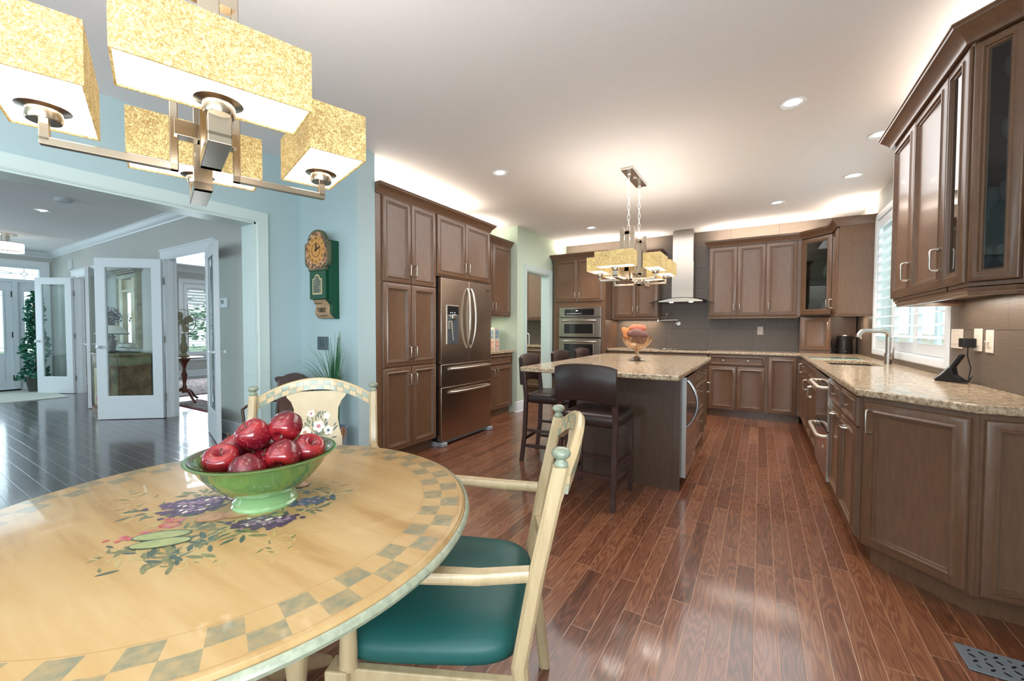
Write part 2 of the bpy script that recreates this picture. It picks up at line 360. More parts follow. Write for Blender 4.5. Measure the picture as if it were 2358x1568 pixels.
GLASS = mat_glass('clear_glass', refl=0.3); GLASSD = mat_glass('dark_cabinet_glass', (0.55,0.58,0.57,1), 0.02, 0.8)
SHADE = mat_shade('parchment_shade'); DIFF = emis('lit_diffuser', (1.0, 0.93, 0.86, 1), 0.62)
BULB = emis('lamp_lens', (1.0, 0.97, 0.93, 1), 4.0)
CREAM = mat_wood('cream_painted_wood', srgb(176,153,116), srgb(202,180,141), (3, 3, 0.5), 0.38, 0.3, 14)
SAGE = mat_wood('distressed_sage_paint', srgb(128,134,116), srgb(172,176,150), (3, 3, 3), 0.4, 0.2, 18)
TEAL = plain('teal_green_vinyl', srgb(30,88,84), 0.42, nscale=120, namt=0.05, bump=0.05)

# ------------------------------------------------------------------ room shell
CZ = 2.77
struct(MB().prism([(-5.3,5.35),(-3.85,5.35),(-3.85,-3.7),(1.3,-3.7),(1.3,7.2),(-3.0,7.2),(-3.0,7.7),(-5.3,7.7)], -0.06, 0), 'floor', FLOOR)
struct(MB().prism([(-12.9,-3.7),(-3.85,-3.7),(-3.85,2.6),(-5.0,2.6),(-5.0,6.7),(-12.9,6.7)], -0.06, 0), 'floor', FLOORF)
struct(MB().box(-12.9, 1.3, -3.7, 7.8, CZ, CZ+0.08), 'ceiling', CEIL)
WX = -3.70
mb = MB(); mb.box(WX-0.20, WX, -3.6, 1.90, 2.15, CZ); mb.box(WX-0.20, WX, 1.90, 2.30, 0, CZ)
struct(mb, 'wall_left', PAINT)
struct(MB().box(-3.9, -2.9, 2.30, 2.488, 0, CZ), 'wall_left_return', PAINT)
struct(MB().box(-3.72, -3.56, 2.488, 5.40, 0, CZ), 'wall_left_alcove', SAGEP)
struct(MB().box(-3.56, -3.24, 5.295, 5.40, 0, CZ), 'wall_alcove_end', SAGEP)
mb = MB(); mb.box(-3.24, -3.10, 5.295, 5.58, 0, CZ); mb.box(-3.24, -3.10, 5.58, 6.36, 2.15, CZ); mb.box(-3.24, -3.10, 6.36, 7.09, 0, CZ)
struct(mb, 'wall_pantry', SAGEP)
struct(MB().box(-3.10, 1.11, 7.09, 7.2, 0, CZ), 'wall_back', TILE)
mb = MB(); mb.box(1.11, 1.26, -3.6, 3.99, 0, CZ); mb.box(1.11, 1.26, 6.02, 7.2, 0, CZ); mb.box(1.11, 1.26, 3.99, 6.02, 0, 1.05); mb.box(1.11, 1.26, 3.99, 6.02, 2.46, CZ)
struct(mb, 'wall_right', GREIGE)
mb = MB(); mb.box(1.10, 1.112, 2.0, 3.905, 0.90, 1.46); mb.box(1.10, 1.112, 3.905, 6.10, 0.90, 0.975); mb.box(1.10, 1.112, 6.10, 7.09, 0.90, 1.50)
struct(mb, 'trim_1', TILE)
struct(MB().box(-12.9, 1.3, -3.7, -3.6, 0, CZ), 'wall_rear', PAINT)
# pantry room beyond the doorway
struct(MB().box(-5.1, -3.0, 7.62, 7.7, 0, CZ), 'wall_pantry_back', TILE)
struct(MB().box(-5.15, -5.05, 5.40, 7.7, 0, CZ), 'wall_pantry_far', SAGEP)
struct(MB().box(-5.1, -3.56, 5.33, 5.405, 0, CZ), 'wall_pantry_near', SAGEP)
struct(MB().box(-3.24, -3.10, 7.09, 7.7, 0, CZ), 'wall_pantry_side', SAGEP)
# foyer
FY = 2.42; DH = 2.20
mb = MB()
for a, b, z0, z1 in ((-12.7,-11.12,0,CZ), (-11.12,-9.50,DH,CZ), (-9.50,-7.05,0,CZ), (-7.05,-5.72,DH,CZ), (-5.72,-3.88,0,CZ)): mb.box(a, b, FY, FY+0.12, z0, z1)
struct(mb, 'wall_foyer', GREIGE)
mb = MB(); mb.box(-12.75, -12.6, 2.30, 2.42, 0, CZ); mb.box(-12.75, -12.6, -0.2, 2.30, 2.52, CZ); mb.box(-12.75, -12.6, -3.6, -0.2, 0, CZ)
struct(mb, 'wall_foyer_end', GREIGE)
mb = MB()
for a, b, z0, z1 in ((2.42,4.70,0,CZ), (4.70,5.70,0,0.55), (4.70,5.70,2.38,CZ), (5.70,6.7,0,CZ)): mb.box(-12.75, -12.6, a, b, z0, z1)
struct(mb, 'wall_den_end', GREIGE)
struct(MB().box(-12.7, -5.0, 6.6, 6.7, 0, CZ), 'wall_den_back', GREIGE)
struct(MB().box(-5.1, -5.0, 2.54, 6.7, 0, CZ), 'wall_den_side', GREIGE)

# crown of the foyer and the den
CRN = [(0,0),(0.012,0),(0.02,0.02),(0.045,0.035),(0.075,0.075),(0.09,0.085),(0.09,0.10),(0,0.10)]
struct(MB().sweep(CRN, [(-3.9, FY), (-12.6, FY), (-12.6, -3.6)], CZ-0.10, -1), 'trim_2', WHITE, smooth=35)
struct(MB().sweep(CRN, [(-5.1, 6.6), (-12.6, 6.6), (-12.6, 2.54), (-5.1, 2.54)], CZ-0.10, -1), 'trim_3', WHITE, smooth=35)
# baseboards
BAS = [(0,0),(0.016,0),(0.016,0.10),(0.012,0.125),(0.016,0.135),(0.008,0.15),(0,0.15)]
BASQ = [(0,0),(0.028,0),(0.026,0.012),(0.016,0.018),(0.016,0.105),(0.010,0.125),(0.014,0.135),(0.006,0.155),(0,0.155)]
struct(MB().sweep(BASQ, [(-3.90,1.86),(-3.905,FY),(-5.62,FY)], 0, -1), 'baseboard_foyer', WHITE, smooth=30)
struct(MB().sweep(BASQ, [(-7.15,FY),(-9.40,FY)], 0, -1), 'baseboard_foyer_middle', WHITE, smooth=30)
struct(MB().sweep(BASQ, [(-11.22,FY),(-12.6,FY),(-12.6,2.34)], 0, -1), 'baseboard_foyer_end', WHITE, smooth=30)
struct(MB().sweep(BASQ, [(-5.1,6.6),(-12.6,6.6),(-12.6,2.54)], 0, -1), 'baseboard_den', WHITE, smooth=30)
struct(MB().sweep(BASQ, [(WX,1.99),(WX,2.30),(-2.9,2.30),(-2.9,2.47)], 0, 1), 'baseboard_left', WHITE, smooth=30)
struct(MB().sweep(BASQ, [(-3.13,5.295),(-3.10,5.295),(-3.10,5.49)], 0, 1), 'baseboard_pantry', WHITE, smooth=30)

# door casings (profile swept round an opening, drawn in a wall plane)
def casing(mb, axis, c, a0, a1, top, side, w=0.09, both=False):
    # axis 'X': wall plane x=c, opening y a0..a1 ; 'Y': wall plane y=c, opening x a0..a1
    prof = [(0,0),(0,0.010),(0.012,0.016),(0.03,0.014),(0.05,0.018),(0.07,0.022),(w,0.026),(w,0)]
    pts = [((a0, 0), (-1, 0)), ((a0, top), (-1, 1)), ((a1, top), (1, 1)), ((a1, 0), (1, 0))]
    rings = []
    for (a, z), (da, dz) in pts:
        r = []
        for d, o in prof:
            A = a+da*d; Z = z+dz*d
            r.append((c+side*o, A, Z) if axis == 'X' else (A, c+side*o, Z))
        rings.append(r)
    mb.rings(rings, True, True)
TRIM_A = plain('sky_tinted_white_trim', srgb(205,222,218), 0.38, nscale=5, namt=0.01)  # white trim with the sky's aqua cast put into its colour
mb = MB(); casing(mb, 'X', WX, -3.4, 1.90, 2.15, 1, 0.09); struct(mb, 'trim_4', TRIM_A, smooth=30)
mb = MB(); casing(mb, 'X', WX-0.20, -3.4, 1.90, 2.15, -1, 0.09); mb.box(WX-0.202, WX+0.002, 1.885, 1.90, 0, 2.15); mb.box(WX-0.202, WX+0.002, -3.4, 1.90, 2.135, 2.15); struct(mb, 'trim_5', TRIM_A, smooth=30)
mb = MB(); casing(mb, 'X', -3.10, 5.58, 6.36, 2.15, 1, 0.09); mb.box(-3.242, -3.098, 5.58, 5.592, 0, 2.15); mb.box(-3.242, -3.098, 6.348, 6.36, 0, 2.15); mb.box(-3.242, -3.098, 5.58, 6.36, 2.138, 2.15)
struct(mb, 'trim_6', TRIM_A, smooth=30)
for i, (a, b) in enumerate(((-7.05,-5.72), (-11.12,-9.50))):
    mb = MB(); casing(mb, 'Y', FY, a, b, DH, -1, 0.10)
    mb.box(a-0.12, b+0.12, FY-0.035, FY, DH+0.10, DH+0.125)
    mb.box(a, a+0.018, FY-0.002, FY+0.122, 0, DH); mb.box(b-0.018, b, FY-0.002, FY+0.122, 0, DH); mb.box(a, b, FY-0.002, FY+0.122, DH-0.018, DH)
    mb.box(a+0.018, a+0.03, FY+0.05, FY+0.08, 0, DH-0.02); mb.box(b-0.03, b-0.018, FY+0.05, FY+0.08, 0, DH-0.02)
    struct(mb, 'trim_%d' % (7+i), WHITE, smooth=30)

# ------------------------------------------------------------------ cabinet builder
def panel_door(mb, u0, u1, z0, z1, y=0.0, k=1.0, hole=False, diag=None):
    prof = [(0,0),(0,0.010),(0.003,0.016),(0.010,0.0185),(0.038,0.021),(0.045,0.027),(0.051,0.027),(0.056,0.017),(0.063,0.016),(0.067,0.009),(0.072,0.008)]
    R = []
    for i, o in prof:
        i *= k
        R.append([(u0+i, y-o, z0+i), (u1-i, y-o, z0+i), (u1-i, y-o, z1-i), (u0+i, y-o, z1-i)])
    if hole:
        i = 0.072*k; R.append([(u0+i, y, z0+i), (u1-i, y, z0+i), (u1-i, y, z1-i), (u0+i, y, z1-i)]); R.append([(u0, y, z0), (u1, y, z0), (u1, y, z1), (u0, y, z1)])
        mb.rings(R, True, False)
    else: mb.rings(R, True, True)
def pull(parent, u, z, vert=True, L=0.105, y=-0.022):
    h = L/2; so = 0.032
    pts = [(0,0,-h),(0,-so*0.55,-h),(0,-so*0.9,-h*0.93),(0,-so,-h*0.8),(0,-so,0),(0,-so,h*0.8),(0,-so*0.9,h*0.93),(0,-so*0.55,h),(0,0,h)]
    mb = MB()
    if vert: P = [(u+a, y+b, z+c) for a, b, c in pts]
    else: P = [(u+c, y+b, z+a) for a, b, c in pts]
    mb.tube(P, [0.008,0.006,0.0055,0.0052,0.0050,0.0052,0.0055,0.006,0.008], 8)
    return mb.build('pull_handle', PULL, parent, smooth=60)
def knob(parent, u, z, y=-0.020):
    mb = MB(); mb.tube([(u,y,z),(u,y-0.004,z),(u,y-0.006,z),(u,y-0.016,z),(u,y-0.020,z),(u,y-0.026,z),(u,y-0.029,z)], [0.008,0.008,0.005,0.005,0.012,0.013,0.006], 14)
    return mb.build('knob', PULL, parent, smooth=50)
def cabinet(name, label, cat, loc, rz, W, D, z0, z1, fronts, toe=0.0, group=None, carc=None, mats=CAB, legs=None):
    t = thing(name, label, cat, loc, rz, group)
    zb = z0+toe
    mb = MB(); 
    if carc: carc(mb)
    else:
        mb.box(0, W, 0.0, D, zb, z1)
    mb.build('carcass', mats, t)
    if toe: MB().box(0.0, W, 0.06, D, z0, zb).build('toe_kick', mats, t)
    for fr in fronts:
        kind, u0, u1, a, b = fr[:5]; opt = fr[5] if len(fr) > 5 else {}
        wmin = min(u1-u0, b-a); k = opt.get('k', min(1.0, wmin/0.30))
        mb = MB(); panel_door(mb, u0, u1, a, b, 0, k, kind == 'glass')
        d = mb.build('door' if kind != 'drawer' else 'drawer', mats, t, smooth=20)
        if kind == 'glass':
            i = 0.072*k; MB().box(u0+i-0.003, u1-i+0.003, -0.012, -0.008, a+i-0.003, b-i+0.003).build('glass_pane', GLASSD, d)
        h = opt.get('h')
        if h == 'L': pull(d, u0+opt.get('off', 0.035), opt['z'])
        if h == 'R': pull(d, u1-opt.get('off', 0.035), opt['z'])
        if h == 'C': pull(d, (u0+u1)/2, opt['z'], False)
        for ku in opt.get('knobs', []): knob(d, ku, (a+b)/2)
    return t
DT, DB, UB = 2.44, 0.11, 1.445      # door tops, base door bottoms, wall-cabinet door bottoms
R90, RM90, RM45 = PI/2, -PI/2, -PI/4
g = 0.003
# tall pantry cabinet, left wall
x0 = -2.90
W = 0.775
fr = [('drawer', 0,0,0,0)]
fr = []
for a, b, z0_, z1_, hz in ((0,0,1.672,DT,1.80),(0,0,0.891,1.666,1.02),(0,0,0.11,0.885,0.76)):
    fr.append(('door', 0.068, 0.418-g, z0_, z1_, {'h':'R','z':hz})); fr.append(('door', 0.418+g, W-0.008, z0_, z1_, {'h':'L','z':hz}))
cabinet('tall_pantry_cabinet', 'tall brown six-door pantry cabinet left of the steel refrigerator', 'cabinet', (x0, 2.49, 0), R90, W, 0.64, 0, 2.47, fr, 0.10)
cabinet('over_fridge_cabinet', 'brown two-door wall cabinet directly above the refrigerator', 'cabinet', (x0, 3.268, 0), R90, 0.985, 0.64, 1.80, 2.47,
  [('door', 0.015, 0.49-g, 1.815, DT, {'h':'R','z':1.93}), ('door', 0.49+g, 0.975, 1.815, DT, {'h':'L','z':1.93})])
t = thing('fridge_end_panel', 'tall brown side panel standing right of the refrigerator', 'cabinet panel', (x0, 4.253, 0), R90)
MB().box(0, 0.02, 0.0, 0.64, 0, 2.47).build('panel', CAB, t)

# crown mouldings (one continuous moulding per run) and light rails
CR = [(-0.02,0),(0.004,0),(0.006,0.012),(0.010,0.018),(0.016,0.03),(0.030,0.045),(0.044,0.062),(0.052,0.068),(0.054,0.078),(0.060,0.082),(0.060,0.09),(-0.02,0.09)]
def crown(label, path, side, z=2.44):
    o = MB().sweep(CR, path, z, side).build('crown_moulding', CAB, smooth=25); tag(o, label, 'crown moulding'); return o
crown('brown crown moulding along the top of the pantry and refrigerator cabinets', [(-2.892,2.49),(-2.892,4.275),(-3.3,4.275)], 1)
crown('brown crown moulding on the small wall cabinet beyond the refrigerator', [(-3.212,4.278),(-3.212,5.29)], 1, 2.44)
crown('brown crown moulding along the top of the oven tower', [(-3.06,7.0),(-3.06,6.442),(-2.135,6.442),(-2.135,7.08)], 1, 2.41)
crown('brown crown moulding on the wall cabinet left of the range hood', [(-2.13,6.742),(-1.378,6.742),(-1.378,7.08)], 1, 2.41)
crown('brown crown moulding running round the corner from the range hood to the window', [(-0.668,7.08),(-0.668,6.742),(0.452,6.742),(0.752,6.442),(0.752,6.095),(1.10,6.095)], 1, 2.45)
crown('thick brown crown moulding along the near cabinets right of the window', [(1.10,3.805),(0.752,3.805),(0.752,2.585),(0.87,2.467),(1.10,2.467)], 1, 2.49)
LR = [(-0.03,0.0),(0.000,0.0),(0.006,0.006),(0.004,0.016),(0.010,0.022),(0.012,0.034),(0.0,0.038),(-0.03,0.038)]
def rail(label, path, side, z=1.402):
    o = MB().sweep(LR, path, z, side).build('light_rail', CAB, smooth=25); tag(o, label, 'moulding'); return o
rail('brown light rail under the wall cabinet left of the range hood', [(-2.09,6.75),(-1.378,6.75),(-1.378,7.08)], 1)
rail('brown light rail under the three-door wall cabinet', [(-0.66,7.08),(-0.66,6.75),(0.44,6.75)], 1)
rail('brown light rail under the wall cabinet beside the window', [(0.755,6.42),(0.755,6.105),(1.10,6.105)], 1)
rail('brown light rail under the near cabinets right of the window', [(1.09,3.72),(0.79,3.72),(0.79,2.61),(0.895,2.505),(1.09,2.505)], 1)

# refrigerator
def fridge():
    t = thing('refrigerator', 'stainless steel french-door refrigerator with water dispenser and two bottom drawers', 'refrigerator', (-2.905, 3.285, 0), R90)
    W = 0.935
    dk = plain('fridge_side_grey', srgb(120,116,112), 0.4)
    MB().box(0.01, W-0.01, 0.0, 0.62, 0.05, 1.765).build('body', dk, t)
    MB().box(0.0, W, -0.006, 0.05, 0.045, 1.77).build('gasket_frame', BLACK, t)
    def dr(name, u0, u1, a, b):
        mb = MB(); n = 8; poly = [(u0, -0.006), (u0, -0.055)]
        poly += [(u0+(u1-u0)*i/n, -0.062-0.012*math.sin(PI*((u0+(u1-u0)*i/n)/W))) for i in range(n+1)] + [(u1, -0.055), (u1, -0.006)]
        mb.prism(poly, a, b); return mb.build(name, STEELD, t, smooth=30, bevel=0.003)
    L = dr('left_door', 0.005, W/2-0.002, 0.875, 1.78); Rr = dr('right_door', W/2+0.002, W-0.005, 0.875, 1.78)
    d1 = dr('upper_drawer', 0.005, W-0.005, 0.632, 0.868); d2 = dr('freezer_drawer', 0.005, W-0.005, 0.055, 0.625)
    for d, uu, s in ((L, W/2-0.035, -1), (Rr, W/2+0.035, 1)):
        z0, z1 = 1.03, 1.70; pts = []
        for i in range(13):
            q = i/12; pts.append((uu - s*0.008*0 + s*0.018*math.sin(PI*q), -0.078-0.055*math.sin(PI*q)**0.6, z0+(z1-z0)*q))
        MB().tube(pts, [0.010]+[0.013]*11+[0.010], 10).build('door_handle', PULL, d, smooth=60)
    for d, z in ((d1, 0.815), (d2, 0.565)):
        pts = [(0.13+(W-0.19)*i/12, -0.078-0.045*math.sin(PI*i/12)**0.5, z) for i in range(13)]
        MB().tube(pts, [0.014]*13, 10).build('drawer_handle', PULL, d, smooth=60)
    # dispenser
    dp = MB().box(0.085, 0.285, -0.0755, -0.06, 1.08, 1.50).build('dispenser', plain('dispenser_bezel', srgb(170,160,150), 0.3, 0.9), t, bevel=0.004)
    MB().box(0.093, 0.277, -0.0775, -0.070, 1.40, 1.485).build('display_panel', BLACK, dp)
    BI = emis('blue_indicator', (0.5,0.7,1,1), 2.5)
    for u in (0.135, 0.165, 0.205): MB().box(u, u+0.010, -0.0782, -0.0775, 1.415, 1.422).build('display_light', BI, dp)
    MB().box(0.10, 0.27, -0.077, -0.072, 1.09, 1.38).build('dispenser_cavity', plain('cavity_grey', srgb(92,98,104), 0.35, 0.4), dp)
    MB().box(0.15, 0.22, -0.10, -0.075, 1.35, 1.40).build('spout', PULL, dp, bevel=0.006)
    MB().tube([(0.15,-0.083,1.33),(0.175,-0.083,1.12)], 0.008, 8).build('dispenser_lever', PULL, dp)
    MB().box(0.105, 0.155, -0.084, -0.077, 1.24, 1.33).build('water_paddle', PULL, dp, bevel=0.003)
    # maker's lettering
    text_mesh('lettering', 'SAMSUNG', 0.017, BLACK, Rr, Matrix.Translation((W-0.085, -0.0672, 1.705)) @ Matrix.Rotation(0.05, 4, 'Z') @ Matrix.Rotation(PI/2, 4, 'X'))
    # feet
    FT = plain('silver_foot_plastic', srgb(150,155,160), 0.4)
    for a, b in ((0.0, 0.09), (W-0.09, W)): MB().prism([(a,0.0),(a,-0.085),(b-0.02 if a == 0 else b,-0.095),(b,-0.04),(b,0.0)], 0.0, 0.045).build('foot', FT, t, bevel=0.01)
    MB().box(-0.012, 0.0, -0.01, 0.15, 0.0, 0.05).build('hinge_cover', FT, t, bevel=0.004)
    MB().box(0.09, W-0.09, -0.03, 0.0, 0.015, 0.05).build('kick_grille', FT, t)
    return t
fridge()

# side cabinets beyond the refrigerator
cabinet('side_base_cabinet', 'small brown base cabinet beyond the refrigerator', 'cabinet', (-3.18, 4.28, 0), R90, 1.0, 0.36, 0, 0.893,
  [('drawer', 0.01, 0.985, 0.735, 0.875, {'knobs':[0.25, 0.62], 'k':0.5}), ('door', 0.01, 0.495, DB, 0.725, {'h':'R','z':0.63}), ('door', 0.505, 0.985, DB, 0.725, {'h':'L','z':0.63})], 0.10)
cabinet('side_wall_cabinet', 'brown wall cabinet hung beyond the refrigerator', 'cabinet', (-3.22, 4.28, 0), R90, 1.01, 0.33, 1.42, 2.47,
  [('door', 0.01, 0.50, UB, DT, {'h':'R','z':1.56}), ('door', 0.51, 1.0, UB, DT, {'h':'L','z':1.56})])
tag(MB().prism([(-3.56,4.28),(-3.145,4.28),(-3.145,5.294),(-3.56,5.294)], 0.895, 0.932).build('granite_countertop', GRAN, bevel=0.006), 'short beige granite counter on the cabinet beyond the refrigerator', 'countertop')

# oven tower
cabinet('oven_tower', 'tall brown cabinet tower holding the double wall ovens', 'cabinet', (-3.05, 6.45, 0), 0, 0.915, 0.64, 0, 2.44,
  [('door', 0.04, 0.445, 1.70, 2.405, {'h':'R','z':1.80}), ('door', 0.451, 0.875, 1.70, 2.405, {'h':'L','z':1.80}), ('drawer', 0.06, 0.86, DB, 0.48, {'h':'C','z':0.30})], 0.10,
  carc=lambda mb: (mb.box(0,0.915,0,0.64,0.10,0.50), mb.box(0,0.915,0,0.64,1.605,2.44), mb.box(0,0.12,0,0.64,0.50,1.605), mb.box(0.85,0.915,0,0.64,0.50,1.605), mb.box(0.12,0.85,0.58,0.64,0.50,1.605)))
def oven():
    t = thing('double_wall_oven', 'stainless double wall oven with curved bar handles built into the brown tower', 'oven', (-2.93, 6.45, 0), 0)
    W = 0.73; bl = plain('oven_window', srgb(28,30,32), 0.08, coat=1)
    MB().box(0, W, -0.012, 0.002, 0.502, 1.603).build('trim_frame', BLACK, t)
    cp = MB().box(0.0, W, -0.028, -0.012, 1.445, 1.605).build('control_panel', STEEL, t, bevel=0.003)
    MB().box(0.10, 0.62, -0.031, -0.028, 1.475, 1.575).build('display', bl, cp)
    mb = MB()
    for i in range(9): mb.box(0.14+0.03*i, 0.15+0.03*i, -0.0315, -0.031, 1.50, 1.505)
    mb.box(0.30, 0.335, -0.0315, -0.031, 1.545, 1.556); mb.build('display_digits', emis('display_white', (0.9,0.95,1,1), 1.5), cp)
    for z0, z1, w0, w1, nm in ((1.115,1.435,1.17,1.33,'upper_oven_door'), (0.53,1.09,0.66,1.0,'lower_oven_door')):
        d = MB().box(0.0, W, -0.04, -0.012, z0, z1).build(nm, STEEL, t, bevel=0.003)
        MB().box(0.085, 0.615, -0.042, -0.04, w0-0.01, w1+0.01).build('window_frame', PULL, d)
        MB().box(0.095, 0.605, -0.044, -0.042, w0, w1).build('oven_window', bl, d)
        z = z1-0.05; MB().tube([(0.07,-0.04,z),(0.075,-0.07,z),(0.12,-0.088,z+0.003),(0.365,-0.095,z+0.006),(0.61,-0.088,z+0.003),(0.655,-0.07,z),(0.66,-0.04,z)], 0.012, 10).build('oven_handle', PULL, d, smooth=60)
oven()

# wall cabinets, back wall
cabinet('wall_cabinet', 'brown two-door wall cabinet between the ovens and the range hood', 'cabinet', (-2.13, 6.76, 0), 0, 0.745, 0.33, 1.42, 2.44,
  [('door', 0.055, 0.395, UB, 2.405, {'h':'R','z':1.56}), ('door', 0.401, 0.74, UB, 2.405, {'h':'L','z':1.56})])
cabinet('wall_cabinet', 'wide brown three-door wall cabinet right of the range hood', 'cabinet', (-0.66, 6.76, 0), 0, 1.115, 0.33, 1.42, 2.48,
  [('door', 0.008, 0.366-g, UB, DT, {'h':'R','z':1.56}), ('door', 0.366+g, 0.715-g, UB, DT, {'h':'L','z':1.56}), ('door', 0.715+g, 1.075, UB, DT, {'h':'L','z':1.56})])
# corner glass cabinet: carcass with a 45 degree front
t = thing('corner_glass_cabinet', 'brown corner wall cabinet with a glass door left of the window cabinet', 'cabinet', (0.455, 6.76, 0), RM45)
# local frame: x along the diagonal front, y into the corner
def loc45(px, py, ox, oy): 
    dx, dy = px-ox, py-oy; c = math.sqrt(0.5); return (dx*c-dy*c, dx*c+dy*c)
def corner_box(t, ox, oy, pts, z0, z1, mat, inner=True):
    P = [loc45(px, py, ox, oy) for px, py in pts]
    mb = MB(); n = len(P); gx = sum(q[0] for q in P)/n; gy = sum(q[1] for q in P)/n; PI_ = [(gx+(x-gx)*0.985, gy+(y-gy)*0.985) for x, y in P]
    mb.prism(PI_, z0+0.001, z0+0.018); mb.prism(PI_, z1-0.018, z1-0.001)
    for i in range(1, n):
        a, b = Vector(P[i]), Vector(P[(i+1) % n]); d = (b-a).normalized(); nn = Vector((-d.y, d.x))*0.012
        mb.prism([tuple(a), tuple(b), tuple(b+nn), tuple(a+nn)], z0, z1)
    mb.build('carcass', mat, t)
corner_box(t, 0.455, 6.76, [(0.455,6.76),(0.775,6.44),(1.09,6.44),(1.09,7.08),(0.455,7.08)], 1.43, 2.48, CAB)
DL = 0.32*math.sqrt(2)
mb = MB(); panel_door(mb, 0.02, DL-0.02, UB, DT, 0, 1.0, True); d = mb.build('glass_door', CAB, t, smooth=20)
MB().box(0.089, DL-0.089, -0.012, -0.008, UB+0.069, DT-0.069).build('glass_pane', GLASSD, d); pull(d, DL-0.055, 1.57)
for z in (1.68, 1.93, 2.18): MB().prism([loc45(px, py, 0.455, 6.76) for px, py in ((0.475,6.77),(0.775,6.46),(1.07,6.46),(1.07,7.06),(0.475,7.06))], z, z+0.006).build('shelf', plain('cabinet_inner_shelf', srgb(70,50,42), 0.4) if z == 1.68 else bpy.data.materials['cabinet_inner_shelf'], t)
cabinet('appliance_garage', 'small brown cupboard standing on the counter under the glass corner cabinet', 'cabinet', (0.462, 6.76, 0), 0, 0.33, 0.31, 0.934, 1.42,
  [('door', 0.008, 0.322, 0.975, 1.412, {'h':'R','z':1.30})])
t = thing('corner_side_panel', 'plain brown wood panel behind the kettle', 'cabinet panel', (0.80, 7.02, 0)); MB().box(0, 0.29, 0, 0.05, 0.934, 1.42).build('panel', CAB, t)
cabinet('window_wall_cabinet', 'narrow brown wall cabinet with a plain end panel left of the window', 'cabinet', (0.775, 6.435, 0), RM90, 0.335, 0.315, 1.42, 2.48,
  [('door', 0.006, 0.30, UB, DT, {'h':'L','z':1.57})])
# near wall cabinets on the right
cabinet('wall_cabinet', 'brown two-door wall cabinet right of the window, nearest the shutters', 'cabinet', (0.782, 3.79, 0), RM90, 0.95, 0.30, 1.44, 2.52,
  [('door', 0.006, 0.45-g, 1.46, 2.485, {'h':'R','z':1.60}), ('door', 0.45+g, 0.945, 1.46, 2.485, {'h':'R','z':1.60})])
t = thing('angled_glass_cabinet', 'brown wall cabinet with narrow glass doors at the right edge', 'cabinet', (0.782, 2.60, 0), RM45)
P = [(0.782,2.60),(0.90,2.482),(1.09,2.482),(1.09,2.838),(0.782,2.838)]
corner_box(t, 0.782, 2.60, P, 1.44, 2.52, CAB)
DL = 0.118*math.sqrt(2)
mb = MB(); panel_door(mb, 0.004, DL-0.002, 1.46, 2.485, 0, 0.72, True); d = mb.build('glass_door', CAB, t, smooth=20)
MB().box(0.052, DL-0.050, -0.012, -0.008, 1.51, 2.435).build('glass_pane', GLASSD, d)
mb = MB(); mb.T = Matrix.Rotation(PI/4, 4, 'Z') @ Matrix.Rotation(RM90, 4, 'Z') ; panel_door(mb, -0.236, -0.004, 1.46, 2.485, 0, 0.9, True); d = mb.build('side_glass_door', CAB, t, smooth=20)
mb = MB(); mb.T = Matrix.Rotation(PI/4, 4, 'Z') @ Matrix.Rotation(RM90, 4, 'Z'); mb.box(-0.175, -0.065, -0.012, -0.008, 1.52, 2.43); mb.build('glass_pane', GLASSD, d)
mb = MB(); q = loc45(0.90, 2.482, 0.782, 2.60); mb.T = Matrix.Translation((q[0], q[1], 0)) @ Matrix.Rotation(PI/4, 4, 'Z'); panel_door(mb, 0.004, 0.185, 1.46, 2.485, 0, 0.8); mb.build('end_door', CAB, t, smooth=20)
for z in (1.72, 1.98, 2.24): MB().prism([loc45(px, py, 0.782, 2.60) for px, py in ((0.80,2.61),(0.91,2.50),(1.07,2.50),(1.07,2.82),(0.80,2.82))], z, z+0.006).build('shelf', GLASS, t)
GL2 = plain('glassware', srgb(235,240,242), 0.05, trans=0.6, spec=0.8)
GP = [(0.028,0),(0.030,0.004),(0.006,0.012),(0.004,0.06),(0.024,0.085),(0.034,0.12),(0.030,0.155)]
for k, (px, py, z) in enumerate(((0.90,2.60,1.726),(0.87,2.70,1.726),(0.90,2.60,1.986),(0.90,2.60,1.459),(0.86,2.72,1.459),(0.90,2.60,2.246))):
    o = MB().lathe(GP, seg=16).build('wine_glass', GL2, smooth=60, loc=(px, py, z)); tag(o, 'clear stemmed glass behind the narrow glass doors, ' + ['second shelf from the bottom, front','second shelf from the bottom, rear','third shelf from the bottom','cabinet floor, front','cabinet floor, rear','top shelf'][k], 'glass', 'stemware in the angled cabinet')
for k, (px, py, z) in enumerate(((0.72,6.72,1.449),(0.80,6.68,1.687),(0.74,6.74,1.937))):
    o = MB().lathe([(0.03,0),(0.045,0.02),(0.05,0.09),(0.03,0.12),(0.032,0.15)], seg=16).build('glass_jar', GL2, smooth=60, loc=(px, py, z)); tag(o, 'glass jar inside the corner cabinet, ' + ['on its floor','on the lowest shelf','on the middle shelf'][k], 'jar', 'jars in the corner cabinet')

